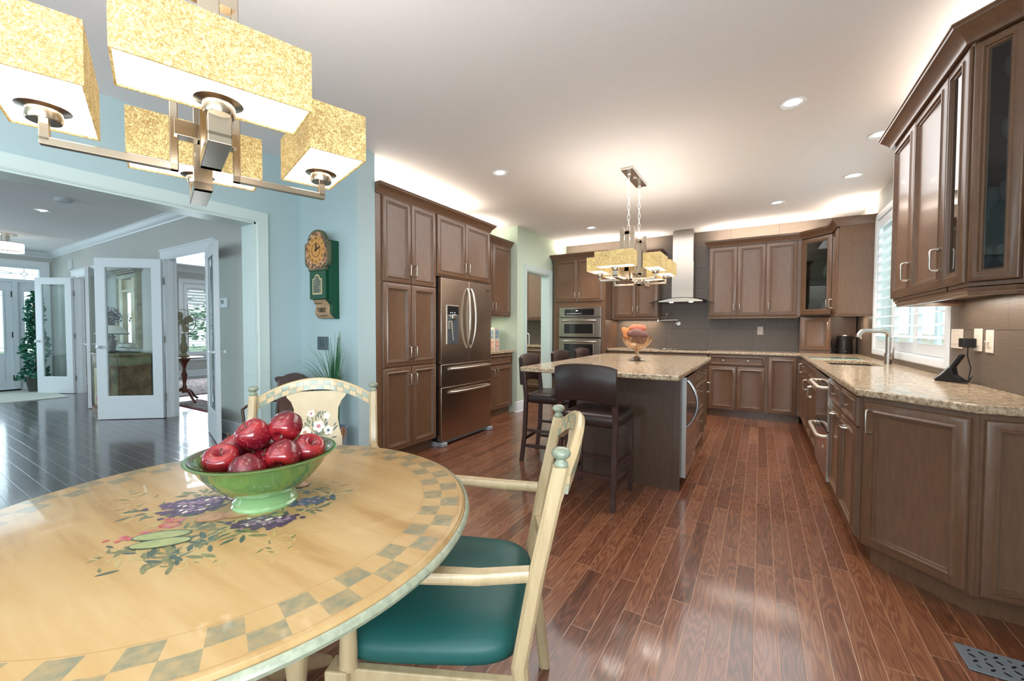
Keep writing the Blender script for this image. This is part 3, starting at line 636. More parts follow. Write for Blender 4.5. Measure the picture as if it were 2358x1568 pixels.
# base cabinets, back wall
FYB = 6.57
cabinet('base_cabinet', 'brown base cabinet under the cooktop on the back wall', 'cabinet', (-2.13, FYB, 0), 0, 1.49, 0.51, 0, 0.893,
  [('drawer', 0.01, 0.74, 0.66, 0.875, {'knobs':[0.2,0.55],'k':0.5}), ('drawer', 0.75, 1.48, 0.66, 0.875, {'knobs':[0.95,1.3],'k':0.5}), ('door', 0.01, 0.74, DB, 0.65, {'h':'R','z':0.55}), ('door', 0.75, 1.48, DB, 0.65, {'h':'L','z':0.55})], 0.10)
cabinet('base_cabinet', 'brown base cabinet with one wide drawer over two doors on the back wall', 'cabinet', (-0.635, FYB, 0), 0, 0.72, 0.51, 0, 0.893,
  [('drawer', 0.01, 0.70, 0.735, 0.878, {'knobs':[0.195,0.50],'k':0.5}), ('door', 0.01, 0.36-g, DB, 0.725, {'h':'R','z':0.64}), ('door', 0.36+g, 0.70, DB, 0.725, {'h':'L','z':0.64})], 0.10)
cabinet('base_cabinet', 'narrow brown single-door base cabinet in the back right corner', 'cabinet', (0.088, FYB, 0), 0, 0.375, 0.51, 0, 0.893,
  [('door', 0.012, 0.335, DB, 0.878)], 0.10)
# base cabinets, right wall (front plane x = 0.478)
FX = 0.478
cabinet('base_cabinet', 'brown base cabinet with drawer and door nearest the back corner of the window wall', 'cabinet', (FX, 6.545, 0), RM90, 0.96, 0.62, 0, 0.893,
  [('door', 0.01, 0.35, DB, 0.878, {'h':'R','z':0.77}), ('drawer', 0.36, 0.95, 0.735, 0.878, {'knobs':[0.52,0.78],'k':0.5}), ('door', 0.36, 0.95, DB, 0.725, {'h':'R','z':0.63})], 0.10)
cabinet('sink_base_cabinet', 'brown two-door base cabinet below the sink', 'cabinet', (FX, 5.58, 0), RM90, 0.955, 0.62, 0, 0.893,
  [('drawer', 0.01, 0.945, 0.735, 0.878, {'k':0.5}), ('door', 0.01, 0.475, DB, 0.725, {'h':'R','z':0.62}), ('door', 0.481, 0.945, DB, 0.725, {'h':'L','z':0.62})], 0.10,
  carc=lambda mb: (mb.box(0,0.955,0,0.02,0.10,0.893), mb.box(0,0.955,0.60,0.62,0.10,0.893), mb.box(0,0.955,0.02,0.60,0.10,0.12)))
def dishwasher():
    t = thing('drawer_dishwasher', 'black-fronted two-drawer dishwasher with chunky bar handles below the granite counter', 'dishwasher', (FX-0.012, 4.62, 0), RM90)
    W = 0.755; dk = plain('dark_appliance_glass', srgb(38,30,28), 0.10, coat=1.0, coat_r=0.03)
    MB().box(0.0, W, 0.02, 0.58, 0.10, 0.885).build('body', BLACK, t)
    HN = plain('matte_nickel_handle', srgb(214,200,182), 0.4, 0.5)
    for z0, z1, hz in ((0.478,0.883,0.80), (0.10,0.468,0.425)):
        d = MB().box(0.0, W-0.006, -0.018, 0.02, z0, z1).build('drawer_front', dk, t)
        MB().box(W-0.006, W, -0.02, 0.02, z0, z1).build('steel_edge', PULL, d)
        MB().tube([(0.08,-0.018,hz),(0.075,-0.045,hz),(0.10,-0.068,hz),(0.16,-0.072,hz),(0.60,-0.072,hz),(0.66,-0.068,hz),(0.685,-0.045,hz),(0.68,-0.018,hz)], 0.014, 12).build('bar_handle', HN, d, smooth=60)
    MB().box(0.50, 0.52, -0.0205, -0.018, 0.30, 0.325).build('badge', PULL, t)
    MB().box(0, W, 0.05, 0.10, 0, 0.10).build('toe_kick', CAB, t)
dishwasher()
cabinet('base_cabinet', 'brown base cabinet with two small drawers over two doors right of the dishwasher', 'cabinet', (FX, 3.86, 0), RM90, 1.0, 0.62, 0, 0.893,
  [('drawer', 0.005, 0.475, 0.72, 0.878, {'knobs':[0.24],'k':0.5}), ('drawer', 0.485, 0.955, 0.72, 0.878, {'knobs':[0.72],'k':0.5}),
   ('door', 0.005, 0.475, DB, 0.71, {'k':0.9}), ('door', 0.485, 0.955, DB, 0.71, {'k':0.9})], 0.10)
t = [o for o in bpy.data.objects if o.get('label','').startswith('brown base cabinet with two small drawers')][0]
for d, u in zip([o for o in t.children if o.name.startswith('door')], (0.24, 0.72)): pull(d, u, 0.665, False, 0.07)
# angled base cabinet and the last one facing the camera
t = thing('angled_base_cabinet', 'wide angled brown base cabinet door at the end of the window counter', 'cabinet', (FX+0.005, 2.845, 0), RM45)
P = [loc45(px, py, FX+0.005, 2.845) for px, py in ((FX+0.005,2.845),(0.80,2.528),(1.09,2.528),(1.09,2.845))]
MB().prism(P, 0.10, 0.893).build('carcass', CAB, t)
P2 = [loc45(px, py, FX+0.005, 2.845) for px, py in ((FX+0.05,2.85),(0.822,2.578),(1.09,2.578),(1.09,2.85))]
MB().prism(P2, 0, 0.10).build('toe_kick', CAB, t)
DL = (0.80-FX-0.005)*math.sqrt(2)
mb = MB(); panel_door(mb, 0.010, DL-0.012, DB, 0.868, 0, 1.0); d = mb.build('door', CAB, t, smooth=20); pull(d, 0.048, 0.77, L=0.12)
cabinet('base_cabinet', 'brown base cabinet cut off by the right edge, beside the floor vent', 'cabinet', (0.812, 2.525, 0), 0, 0.285, 0.30, 0, 0.893,
  [('door', 0.012, 0.28, DB, 0.868, {'k':0.8})], 0.10, carc=lambda mb: mb.box(0, 0.285, 0.0, 0.002, 0.10, 0.893))

# perimeter granite counter with a sink cut-out
def slab_with_hole(name, outer, hole, z0, z1, mat, bevel):
    mb = MB(); bm = mb.bm
    loops = [outer] + ([hole] if hole else [])
    tri = tessellate_polygon([[Vector((x, y, 0)) for x, y in L] for L in loops])
    flat = [p for L in loops for p in L]
    top = [mb.v((x, y, z1)) for x, y in flat]; bot = [mb.v((x, y, z0)) for x, y in flat]
    for a, b, c in tri: mb.f([top[a], top[b], top[c]]); mb.f([bot[c], bot[b], bot[a]])
    k = 0
    for L in loops:
        n = len(L)
        for i in range(n): mb.f([top[k+i], top[k+(i+1) % n], bot[k+(i+1) % n], bot[k+i]])
        k += n
    o = mb.build(name, mat)
    b = o.modifiers.new('bevel', 'BEVEL'); b.width = bevel; b.segments = 3; b.limit_method = 'ANGLE'; b.angle_limit = 1.0
    return o
EDG = 0.445
outer = [(-2.13,7.088),(-2.13,6.535),(EDG,6.535),(EDG,2.845),(0.79,2.50),(1.098,2.50),(1.098,7.088)]
hole = [(0.56,4.68),(0.56,5.42),(0.94,5.42),(0.94,4.68)]
o = slab_with_hole('granite_countertop', outer, hole, 0.895, 0.933, GRAN, 0.009)
tag(o, 'long speckled beige granite countertop running along the back and window walls', 'countertop')
# sink
t = thing('sink', 'undermounted stainless steel kitchen sink in the window counter', 'sink', (0.75, 5.05, 0.70))
mb = MB(); mb.box(-0.205,-0.19,-0.385,0.385,0,0.19); mb.box(0.19,0.205,-0.385,0.385,0,0.19); mb.box(-0.19,0.19,-0.385,-0.37,0,0.19); mb.box(-0.19,0.19,0.37,0.385,0,0.19); mb.box(-0.19,0.19,-0.37,0.37,0,0.012)
mb.build('basin', STEEL, t); MB().lathe([(0.04,0.012),(0.045,0.016),(0.02,0.014)]).build('drain', PULL, t)

# ------------------------------------------------------------------ island
def island():
    t = thing('kitchen_island', 'dark brown kitchen island cabinet under the big granite top', 'island', (-1.36, 3.38, 0))
    W, D = 0.835, 1.76
    DKC = mat_wood('island_espresso_panel', srgb(76,56,44), srgb(94,71,56), (3, 3, 0.5), 0.36, 0.3, 22)
    mb = MB(); mb.box(0, W-0.02, 0.0, D, 0.0, 0.895); mb.build('carcass', DKC, t)
    MB().box(-0.004, W+0.0, -0.018, 0.0, 0.0, 0.895).build('end_panel', DKC, t)
    MB().box(W-0.04, W+0.012, -0.028, 0.0, 0.0, 0.895).build('corner_post', DKC, t, bevel=0.002)
    # right face doors: local frame turned so that x runs along the face (viewer looks towards -X)
    def face(mbf): mbf.T = Matrix.Translation((W-0.0, 0, 0)) @ Matrix.Rotation(R90, 4, 'Z'); return mbf
    def fdoor(name, u0, u1, a, b, k=1.0):
        mb = face(MB()); panel_door(mb, u0, u1, a, b, 0.0, k); return mb.build(name, CAB, t, smooth=20)
    def fknob(par, u, z):
        o = knob(par, u, z); o.data.transform(Matrix.Translation((W, 0, 0)) @ Matrix.Rotation(R90, 4, 'Z'))
    for a, b in ((0.735,0.878),(0.43,0.725),(0.13,0.42)):
        d = fdoor('drawer', 0.66, 1.38, a, b, 0.55)
        for u in (0.86, 1.18): fknob(d, u, (a+b)/2 + (0.04 if b-a > 0.2 else 0))
    d = fdoor('drawer', 1.40, 1.72, 0.735, 0.878, 0.5); fknob(d, 1.56, 0.806)
    d = fdoor('door', 1.40, 1.72, 0.13, 0.725, 0.8); p = pull(d, 1.69, 0.60); p.data.transform(Matrix.Translation((W, 0, 0)) @ Matrix.Rotation(R90, 4, 'Z'))
    return t
island()
ISL = [(-1.70,2.95),(-0.465,2.95),(-0.465,5.12),(-0.53,5.205),(-1.715,5.205)]
o = slab_with_hole('granite_countertop', ISL, None, 0.896, 0.934, GRAN, 0.009); tag(o, 'large beige granite top overhanging the kitchen island', 'countertop')
def cooler():
    t = thing('undercounter_fridge', 'undercounter fridge with a bowed chrome handle in the island side', 'refrigerator', (-0.525, 3.415, 0), R90)
    dk = plain('fridge_door_brown', srgb(62,42,36), 0.12, coat=1.0, coat_r=0.04)
    MB().box(0.0, 0.58, -0.005, 0.0, 0.06, 0.88).build('frame', BLACK, t)
    d = MB().box(0.0, 0.58, -0.045, -0.005, 0.09, 0.872).build('door', dk, t)
    MB().box(-0.004, 0.0, -0.047, -0.004, 0.09, 0.874).build('steel_edge', plain('bright_steel', srgb(190,188,186), 0.3, 0.7), d)
    pts = [(0.05, -0.045-0.075*math.sin(PI*i/14)**0.8, 0.845-0.36*i/14) for i in range(15)]
    MB().tube(pts, 0.011, 10).build('bowed_handle', plain('pale_chrome', srgb(200,205,212), 0.22, 0.9), d, smooth=60)
    MB().box(0.44, 0.49, -0.0465, -0.045, 0.16, 0.18).build('badge', PULL, d)
cooler()

# ------------------------------------------------------------------ bar stools
def stool():
    t = thing('bar_stool', '', 'bar stool')
    hw = 0.205
    for s in (-1, 1):
        mb = MB(); mb.rings([[(s*hw-.017+dx, -0.20+y-0.018+dy, z) for dx, dy in ((0,0),(.034,0),(.034,.036),(0,.036))] for z, y in ((0,-0.045),(0.25,-0.015),(0.60,0.0),(0.80,-0.02),(0.90,-0.035))]); mb.build('rear_leg', ESP, t, bevel=0.003)
        mb = MB(); mb.rings([[(s*hw-.016+dx, 0.20-0.016+dy, z) for dx, dy in ((0,0),(.032,0),(.032,.032),(0,.032))] for z in (0, 0.57)]); mb.build('front_leg', ESP, t, bevel=0.003)
        MB().box(s*hw-0.010, s*hw+0.010, -0.20, 0.20, 0.135, 0.165).build('stretcher', ESP, t); MB().box(s*hw-0.010, s*hw+0.010, -0.20, 0.20, 0.285, 0.31).build('stretcher', ESP, t)
    MB().box(-hw, hw, 0.19, 0.21, 0.20, 0.235).build('footrest', ESP, t)
    MB().box(-hw, hw, -0.225, -0.205, 0.20, 0.23).build('stretcher', ESP, t)
    MB().box(-hw, hw, 0.187, 0.213, 0.50, 0.57).build('apron', ESP, t)
    # padded seat
    def rr(x0, x1, y0, y1, r, z):
        P = []
        for cx, cy, a in ((x1-r,y1-r,0),(x0+r,y1-r,1),(x0+r,y0+r,2),(x1-r,y0+r,3)):
            for i in range(5): q = (a+i/4)*PI/2; P.append((cx+r*math.cos(q), cy+r*math.sin(q), z))
        return P
    mb = MB(); L = []
    for d, z in ((0.012,0.555),(0.0,0.565),(-0.006,0.59),(-0.004,0.615),(0.004,0.632),(0.025,0.645),(0.07,0.652)): L.append(rr(-0.215+d, 0.215-d, -0.19+d, 0.235-d, 0.035, z))
    mb.rings(L); mb.build('seat', LEATH, t, smooth=50)
    # padded back, slightly bowed, with arched lower edge
    mb = MB(); n = 14; front = []; back = []
    R = []
    for i in range(n+1):
        u = -0.225+0.45*i/n; q = (u/0.225)
        yb = -0.245-0.028*(1-q*q); zt = 0.985+0.022*(1-q*q); zb = 0.715+0.035*(1-q*q)
        e = 0.006 if i in (0, n) else 0
        R.append([(u, yb+0.02, zb+e), (u, yb+0.026, zb+0.012), (u, yb+0.012, zt-0.012), (u, yb+0.0, zt-e), (u, yb-0.014, zt-e), (u, yb-0.024, zt-0.014), (u, yb-0.010, zb+0.012), (u, yb-0.0, zb+e)])
    mb.rings(R); mb.build('backrest', LEATH, t, smooth=50)
    return t
st = stool()
SP = [((-1.045, 2.975, 0), 0.0, 'dark leather bar stool at the near end of the island, back to the camera'),
      ((-1.70, 3.60, 0), RM90+0.12, 'dark leather bar stool on the long side of the island, nearest the refrigerator'),
      ((-1.72, 4.36, 0), RM90, 'dark leather bar stool on the long side of the island, middle one'),
      ((-1.72, 5.02, 0), RM90, 'dark leather bar stool on the island\'s long side, farthest, before the ovens')]
for i, (l, r, lab) in enumerate(SP):
    s = st if i == 0 else copy_tree(st)
    s.location = l; s.rotation_euler = (0, 0, r); tag(s, lab, 'bar stool', 'bar stools around the island')

# ------------------------------------------------------------------ range hood, cooktop, pot filler
t = thing('range_hood', 'stainless chimney range hood with a curved glass canopy on the back wall', 'range hood', (-1.035, 7.085, 1.66))
MB().box(-0.155, 0.155, -0.29, 0.0, 0.06, 0.62).build('lower_chimney', STEEL, t); MB().box(-0.148, 0.148, -0.283, 0.0, 0.62, 1.105).build('upper_chimney', STEEL, t)
n = 16
mb = MB(); mb.rings([[(-0.31+0.62*i/n, y, z0+0.045*(1-((i-n/2)/(n/2))**2)) for i in range(n+1)] + [(0.31-0.62*i/n, y, 0.0) for i in range(n+1)] for y, z0 in ((0.0,0.015),(-0.50,0.015))])
mb.build('canopy', STEEL, t, smooth=30)
mb = MB(); mb.rings([[(-0.45+0.9*i/n, y, 0.062-0.075*abs((i-n/2)/(n/2))**2) for i in range(n+1)] + [(0.45-0.9*i/n, y, 0.068-0.075*abs((n/2-i)/(n/2))**2) for i in range(n+1)] for y in (-0.001,-0.52)])
mb.build('glass_canopy', mat_glass('hood_glass', (0.5,0.52,0.52,1), 0.02, 0.8), t, smooth=30)
for s in (-1, 1): MB().lathe([(0.03,-0.001),(0.03,-0.006),(0.02,-0.008)], (s*0.14,-0.40,0)).build('hood_lamp', BULB, t)
t = thing('cooktop', 'black glass cooktop set in the granite below the range hood', 'cooktop', (-1.035, 6.83, 0.934))
MB().box(-0.38, 0.38, -0.24, 0.23, 0, 0.006).build('glass_plate', plain('cooktop_glass', srgb(22,22,24), 0.06, coat=1), t, bevel=0.002)
for k, (a, b, r) in enumerate(((-0.22,0.1,0.09),(-0.2,-0.11,0.07),(0.2,0.1,0.075),(0.22,-0.11,0.09),(0,0,0.11))): MB().tube([(a+r*math.cos(2*PI*i/24), b+r*math.sin(2*PI*i/24), 0.0062) for i in range(24)], 0.0012, 4, closed=True).build('burner_ring', PULL, t)
t = thing('pot_filler', 'chrome folding pot filler tap on the dark tile below the range hood', 'tap', (-1.13, 7.085, 1.34))
mb = MB(); mb.cyl((0,0,0),(0,-0.012,0),0.032); mb.cyl((0,-0.012,0),(0,-0.06,0),0.017); mb.build('wall_flange', PULL, t, smooth=40)
MB().tube([(-0.06,-0.055,-0.012),(0.0,-0.055,-0.012)], 0.007, 8).build('lever', PULL, t)
MB().tube([(0,-0.06,0),(0,-0.06,0.055),(-0.29,-0.11,0.05)], 0.010, 10).build('first_arm', PULL, t, smooth=40)
MB().tube([(-0.29,-0.11,0.03),(-0.29,-0.11,0.115)], 0.015, 12).build('joint', PULL, t, smooth=40)
MB().tube([(-0.29,-0.11,0.105),(-0.15,-0.16,0.105),(-0.15,-0.16,0.16)], 0.009, 10).build('second_arm', PULL, t, smooth=40)
MB().tube([(-0.17,-0.16,0.165),(-0.09,-0.16,0.165)], 0.008, 8).build('lever', PULL, t)

# ------------------------------------------------------------------ counter objects, right side
t = thing('kitchen_faucet', 'brushed steel faucet with a high arched spout behind the sink', 'faucet', (1.015, 5.03, 0.934))
MB().cyl((0,0,0),(0,0,0.10),0.027).build('base', STEEL, t, smooth=40)
pts = [(0,0,0.10),(0,0,0.25)]
for i in range(7): q = i/6*PI/2; pts.append((-0.055+0.055*math.cos(q), 0, 0.25+0.055*math.sin(q)))
pts += [(-0.20,0,0.305)]
for i in range(1, 8): q = i/7*PI/2; pts.append((-0.20-0.06*math.sin(q), 0, 0.245+0.06*math.cos(q)))
MB().tube([(x, y+0.0*x, z) for x, y, z in pts], 0.020, 12).build('spout', STEEL, t, smooth=50)
MB().tube([(0,-0.03,0.05),(0.004,-0.045,0.06),(0.01,-0.05,0.16)], [0.012,0.009,0.006], 10).build('lever_handle', STEEL, t, smooth=50)
t.rotation_euler = (0, 0, 0.45)
o = MB().box(0, 0.44, 0, 0.30, 0, 0.006).build('glass_cutting_board', plain('pale_green_glass', srgb(196,222,208), 0.08, coat=1), bevel=0.002, loc=(0.475, 5.49, 0.9345), rz=0.0); tag(o, 'pale green glass cutting board lying on the granite beyond the sink', 'cutting board')
def kettle():
    t = thing('electric_kettle', 'black electric kettle on the granite in the back corner', 'kettle', (0.948, 6.86, 0.934), 0.3)
    KM = plain('kettle_black', srgb(40,37,38), 0.25, 0.3)
    MB().lathe([(0.088,0),(0.090,0.015),(0.088,0.02),(0.088,0.10),(0.084,0.19),(0.078,0.225),(0.06,0.235)]).build('body', KM, t, smooth=50)
    MB().lathe([(0.062,0.233),(0.058,0.243),(0.02,0.247)]).build('lid', PULL, t, smooth=50)
    MB().tube([(-0.08,0,0.205),(-0.125,0,0.20),(-0.14,0,0.14),(-0.125,0,0.06),(-0.085,0,0.045)], [0.012,0.014,0.013,0.012,0.010], 10).build('handle', BLACK, t, smooth=60)
    MB().box(-0.05, -0.04, -0.083, -0.078, 0.06, 0.17).build('water_gauge', PULL, t); MB().box(-0.045, -0.015, -0.088, -0.083, 0.03, 0.04).build('maker_mark', PULL, t)
    MB().tube([(0.07,-0.02,0.20),(0.095,-0.025,0.215),(0.10,-0.025,0.205)], [0.02,0.012,0.008], 8).build('spout', KM, t)
kettle()
o = MB().tube([(1.03,6.80,1.20),(1.0,6.80,1.18),(0.985,6.82,1.13),(1.01,6.82,1.07),(1.0,6.83,1.02),(1.035,6.84,0.965),(1.04,6.85,0.94),(1.0,6.86,0.937)], 0.004, 6).build('kettle_cord', BLACK, smooth=60); tag(o, 'black kettle cord running up to the corner outlet', 'cord')
PLM = plain('almond_plate', srgb(226,214,200), 0.4)
def plate_r(name, label, cat, y0, y1, z0, z1, gang, group=None):   # on the right wall, plate faces -X
    t = thing(name, label, cat, (1.0995, y0, z0), 0, group)
    W, H = y1-y0, z1-z0
    MB().box(-0.007, 0, 0, W, 0, H).build('plate', PLM, t, bevel=0.003)
    for i in range(gang):
        c = W*(i+0.5)/gang
        MB().box(-0.0105, -0.007, c-0.017, c+0.017, H*0.24, H*0.76).build('rocker' if cat == 'light switch' else 'socket', PLM, t, bevel=0.0015)
    return t
plate_r('switch_plate', 'wide triple switch plate on dark tile right of the window', 'light switch', 3.69, 3.865, 1.13, 1.255, 3)
plate_r('outlet_plate', 'almond outlet plate on dark tile with the black adapter plugged in', 'outlet', 3.425, 3.525, 1.125, 1.257, 1)
t = plate_r('dimmer_plate', 'almond dimmer plate, the one closest to the right edge', 'light switch', 3.29, 3.375, 1.122, 1.25, 1)
MB().box(-0.022, -0.010, 0.03, 0.055, 0.06, 0.066).build('slider', PLM, t)
plate_r('outlet_plate', 'almond outlet plate in the back corner beside the kettle', 'outlet', 6.72, 6.80, 1.13, 1.255, 1)
t = thing('outlet_plate', 'white outlet plate on the dark tile of the back wall', 'outlet', (-0.035, 7.088, 1.17)); MB().box(0, 0.075, -0.006, 0, 0, 0.12).build('plate', PLM, t, bevel=0.002); MB().box(0.02, 0.055, -0.009, -0.006, 0.025, 0.095).build('socket', PLM, t, bevel=0.001)
t = thing('power_adapter', 'black power adapter plugged into the almond outlet', 'adapter', (1.088, 3.50, 1.145)); MB().box(-0.055, 0, -0.03, 0.04, 0, 0.055).build('body', BLACK, t, bevel=0.004)
MB().tube([(-0.03,-0.015,0),(-0.033,-0.022,-0.05),(-0.02,-0.03,-0.12),(-0.03,-0.035,-0.19),(-0.045,-0.03,-0.206),(-0.04,-0.06,-0.19),(-0.02,-0.05,-0.17),(-0.03,-0.03,-0.207),(-0.06,-0.065,-0.206),(-0.05,-0.09,-0.204),(-0.07,-0.05,-0.205),(-0.06,-0.02,-0.207)], 0.003, 6).build('cable', BLACK, t, smooth=60)
t = thing('cordless_phone', 'black and silver cordless phone upright in its cradle by the window', 'phone', (1.01, 3.51, 0.934), -0.80)
t.scale = (0.82,0.82,0.82)
SIL = plain('phone_silver', srgb(170,172,175), 0.35, 0.4)
MB().plate([(-0.10,0.0),(0.07,0.0),(0.045,0.03),(0.01,0.055),(0.0,0.11),(-0.015,0.105),(-0.06,0.045),(-0.10,0.012)], -0.03, 0.03).build('cradle', BLACK, t, bevel=0.004)
MB().plate([(-0.105,0.006),(-0.06,0.048),(-0.012,0.108),(-0.016,0.115),(-0.068,0.055),(-0.108,0.014)], -0.03, 0.03).build('cradle_rim', SIL, t)
mb = MB(); mb.T = Matrix.Translation((-0.045,0,0.04)) @ Matrix.Rotation(0.50, 4, 'Y'); mb.box(-0.011, 0.011, -0.022, 0.022, 0.0, 0.19); mb.build('handset', BLACK, t, bevel=0.008)
mb = MB(); mb.T = Matrix.Translation((-0.045,0,0.04)) @ Matrix.Rotation(0.50, 4, 'Y'); mb.box(-0.0125, -0.010, -0.018, 0.018, 0.02, 0.17); mb.build('handset_face', SIL, t)

# ------------------------------------------------------------------ kitchen window with shutters
def window_kitchen():
    t = bpy.data.objects.new('window_1', None); COL.objects.link(t); t.location = (1.11, 3.905, 0.975); t['kind'] = 'structure'
    W, H = 2.205, 1.555
    prof = [(0,0),(0,-0.012),(0.01,-0.022),(0.05,-0.024),(0.07,-0.018),(0.075,0.05),(0.0,0.05)]
    R = []
    for (a, z), (da, dz) in (((0,0),(1,1)),((W,0),(-1,1)),((W,H),(-1,-1)),((0,H),(1,-1))): R.append([(o, a+da*d, z+dz*d) for d, o in prof])
    R.append(R[0]); MB().rings(R, True, False).build('window_frame', WHITE, t, smooth=30)
    N_ = 3; pw = (W-0.15)/N_
    for k in range(N_):
        y0 = 0.075+k*pw; y1 = y0+pw
        mb = MB(); mb.box(-0.004, 0.026, y0+0.002, y0+0.052, 0.077, H-0.077); mb.box(-0.004, 0.026, y1-0.052, y1-0.002, 0.077, H-0.077)
        mb.box(-0.002, 0.024, y0+0.052, y1-0.052, 0.077, 0.165); mb.box(-0.002, 0.024, y0+0.052, y1-0.052, H-0.165, H-0.077)
        p = mb.build('shutter_panel', WHITE, t)
        mb = MB(); z = 0.215
        while z < H-0.19:
            mb.T = Matrix.Translation((0.012, 0, z)) @ Matrix.Rotation(-0.16, 4, 'Y')
            mb.rings([[(-0.046,y,0),(-0.03,y,0.005),(0.0,y,0.0065),(0.03,y,0.005),(0.046,y,0),(0.03,y,-0.005),(0,y,-0.0065),(-0.03,y,-0.005)] for y in (y0+0.053, y1-0.053)])
            z += 0.098
        mb.build('louvers', WHITE, p, smooth=40)
    for y in (0.09, 0.80, 1.50, W-0.09): MB().box(0.13, 0.16, y-0.03, y+0.03, 0.075, H-0.075).build('window_sash', WHITE, t)
    MB().box(0.13, 0.16, 0.09, W-0.09, 0.075, 0.13).build('window_sash', WHITE, t)
    MB().box(0.143, 0.147, 0.09, W-0.09, 0.10, H-0.08).build('window_pane', GLASS, t)
window_kitchen()
# outside the kitchen window
struct(MB().box(1.3, 12, -3, 14, -0.30, -0.25), 'ground', plain('garden_paving', srgb(170,165,150), 0.9, nscale=4))
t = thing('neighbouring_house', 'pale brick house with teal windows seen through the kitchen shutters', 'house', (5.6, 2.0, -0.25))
mb = MB(); mb.box(0, 0.2, 0, 16, 0, 6); mb.build('wall', emis('glowing_pale_brick', (0.85,0.93,0.95,1), 0.12, srgb(225,225,222)), t)  # brick glows by itself in place of daylight on the wall
TW = plain('teal_window_glass', srgb(36,92,100), 0.15)
for y0 in (2.2, 4.3, 6.5, 9.0, 11.5):
    wv = MB().box(-0.04, 0.0, y0, y0+1.1, 0.9, 2.5).build('window', WHITE, t); MB().box(-0.06, -0.04, y0+0.12, y0+0.50, 1.0, 2.4).build('pane', TW, wv); MB().box(-0.06, -0.04, y0+0.60, y0+0.98, 1.0, 2.4).build('pane', TW, wv)
t = thing('garden_fence', 'low beige board fence outside the kitchen window', 'fence', (3.6, 2.0, -0.25))
FM = plain('beige_fence_board', srgb(206,190,168), 0.8, nscale=4)
for k in range(30): MB().box(0, 0.03, k*0.5, k*0.5+0.485, 0, 1.38).build('board', FM, t)

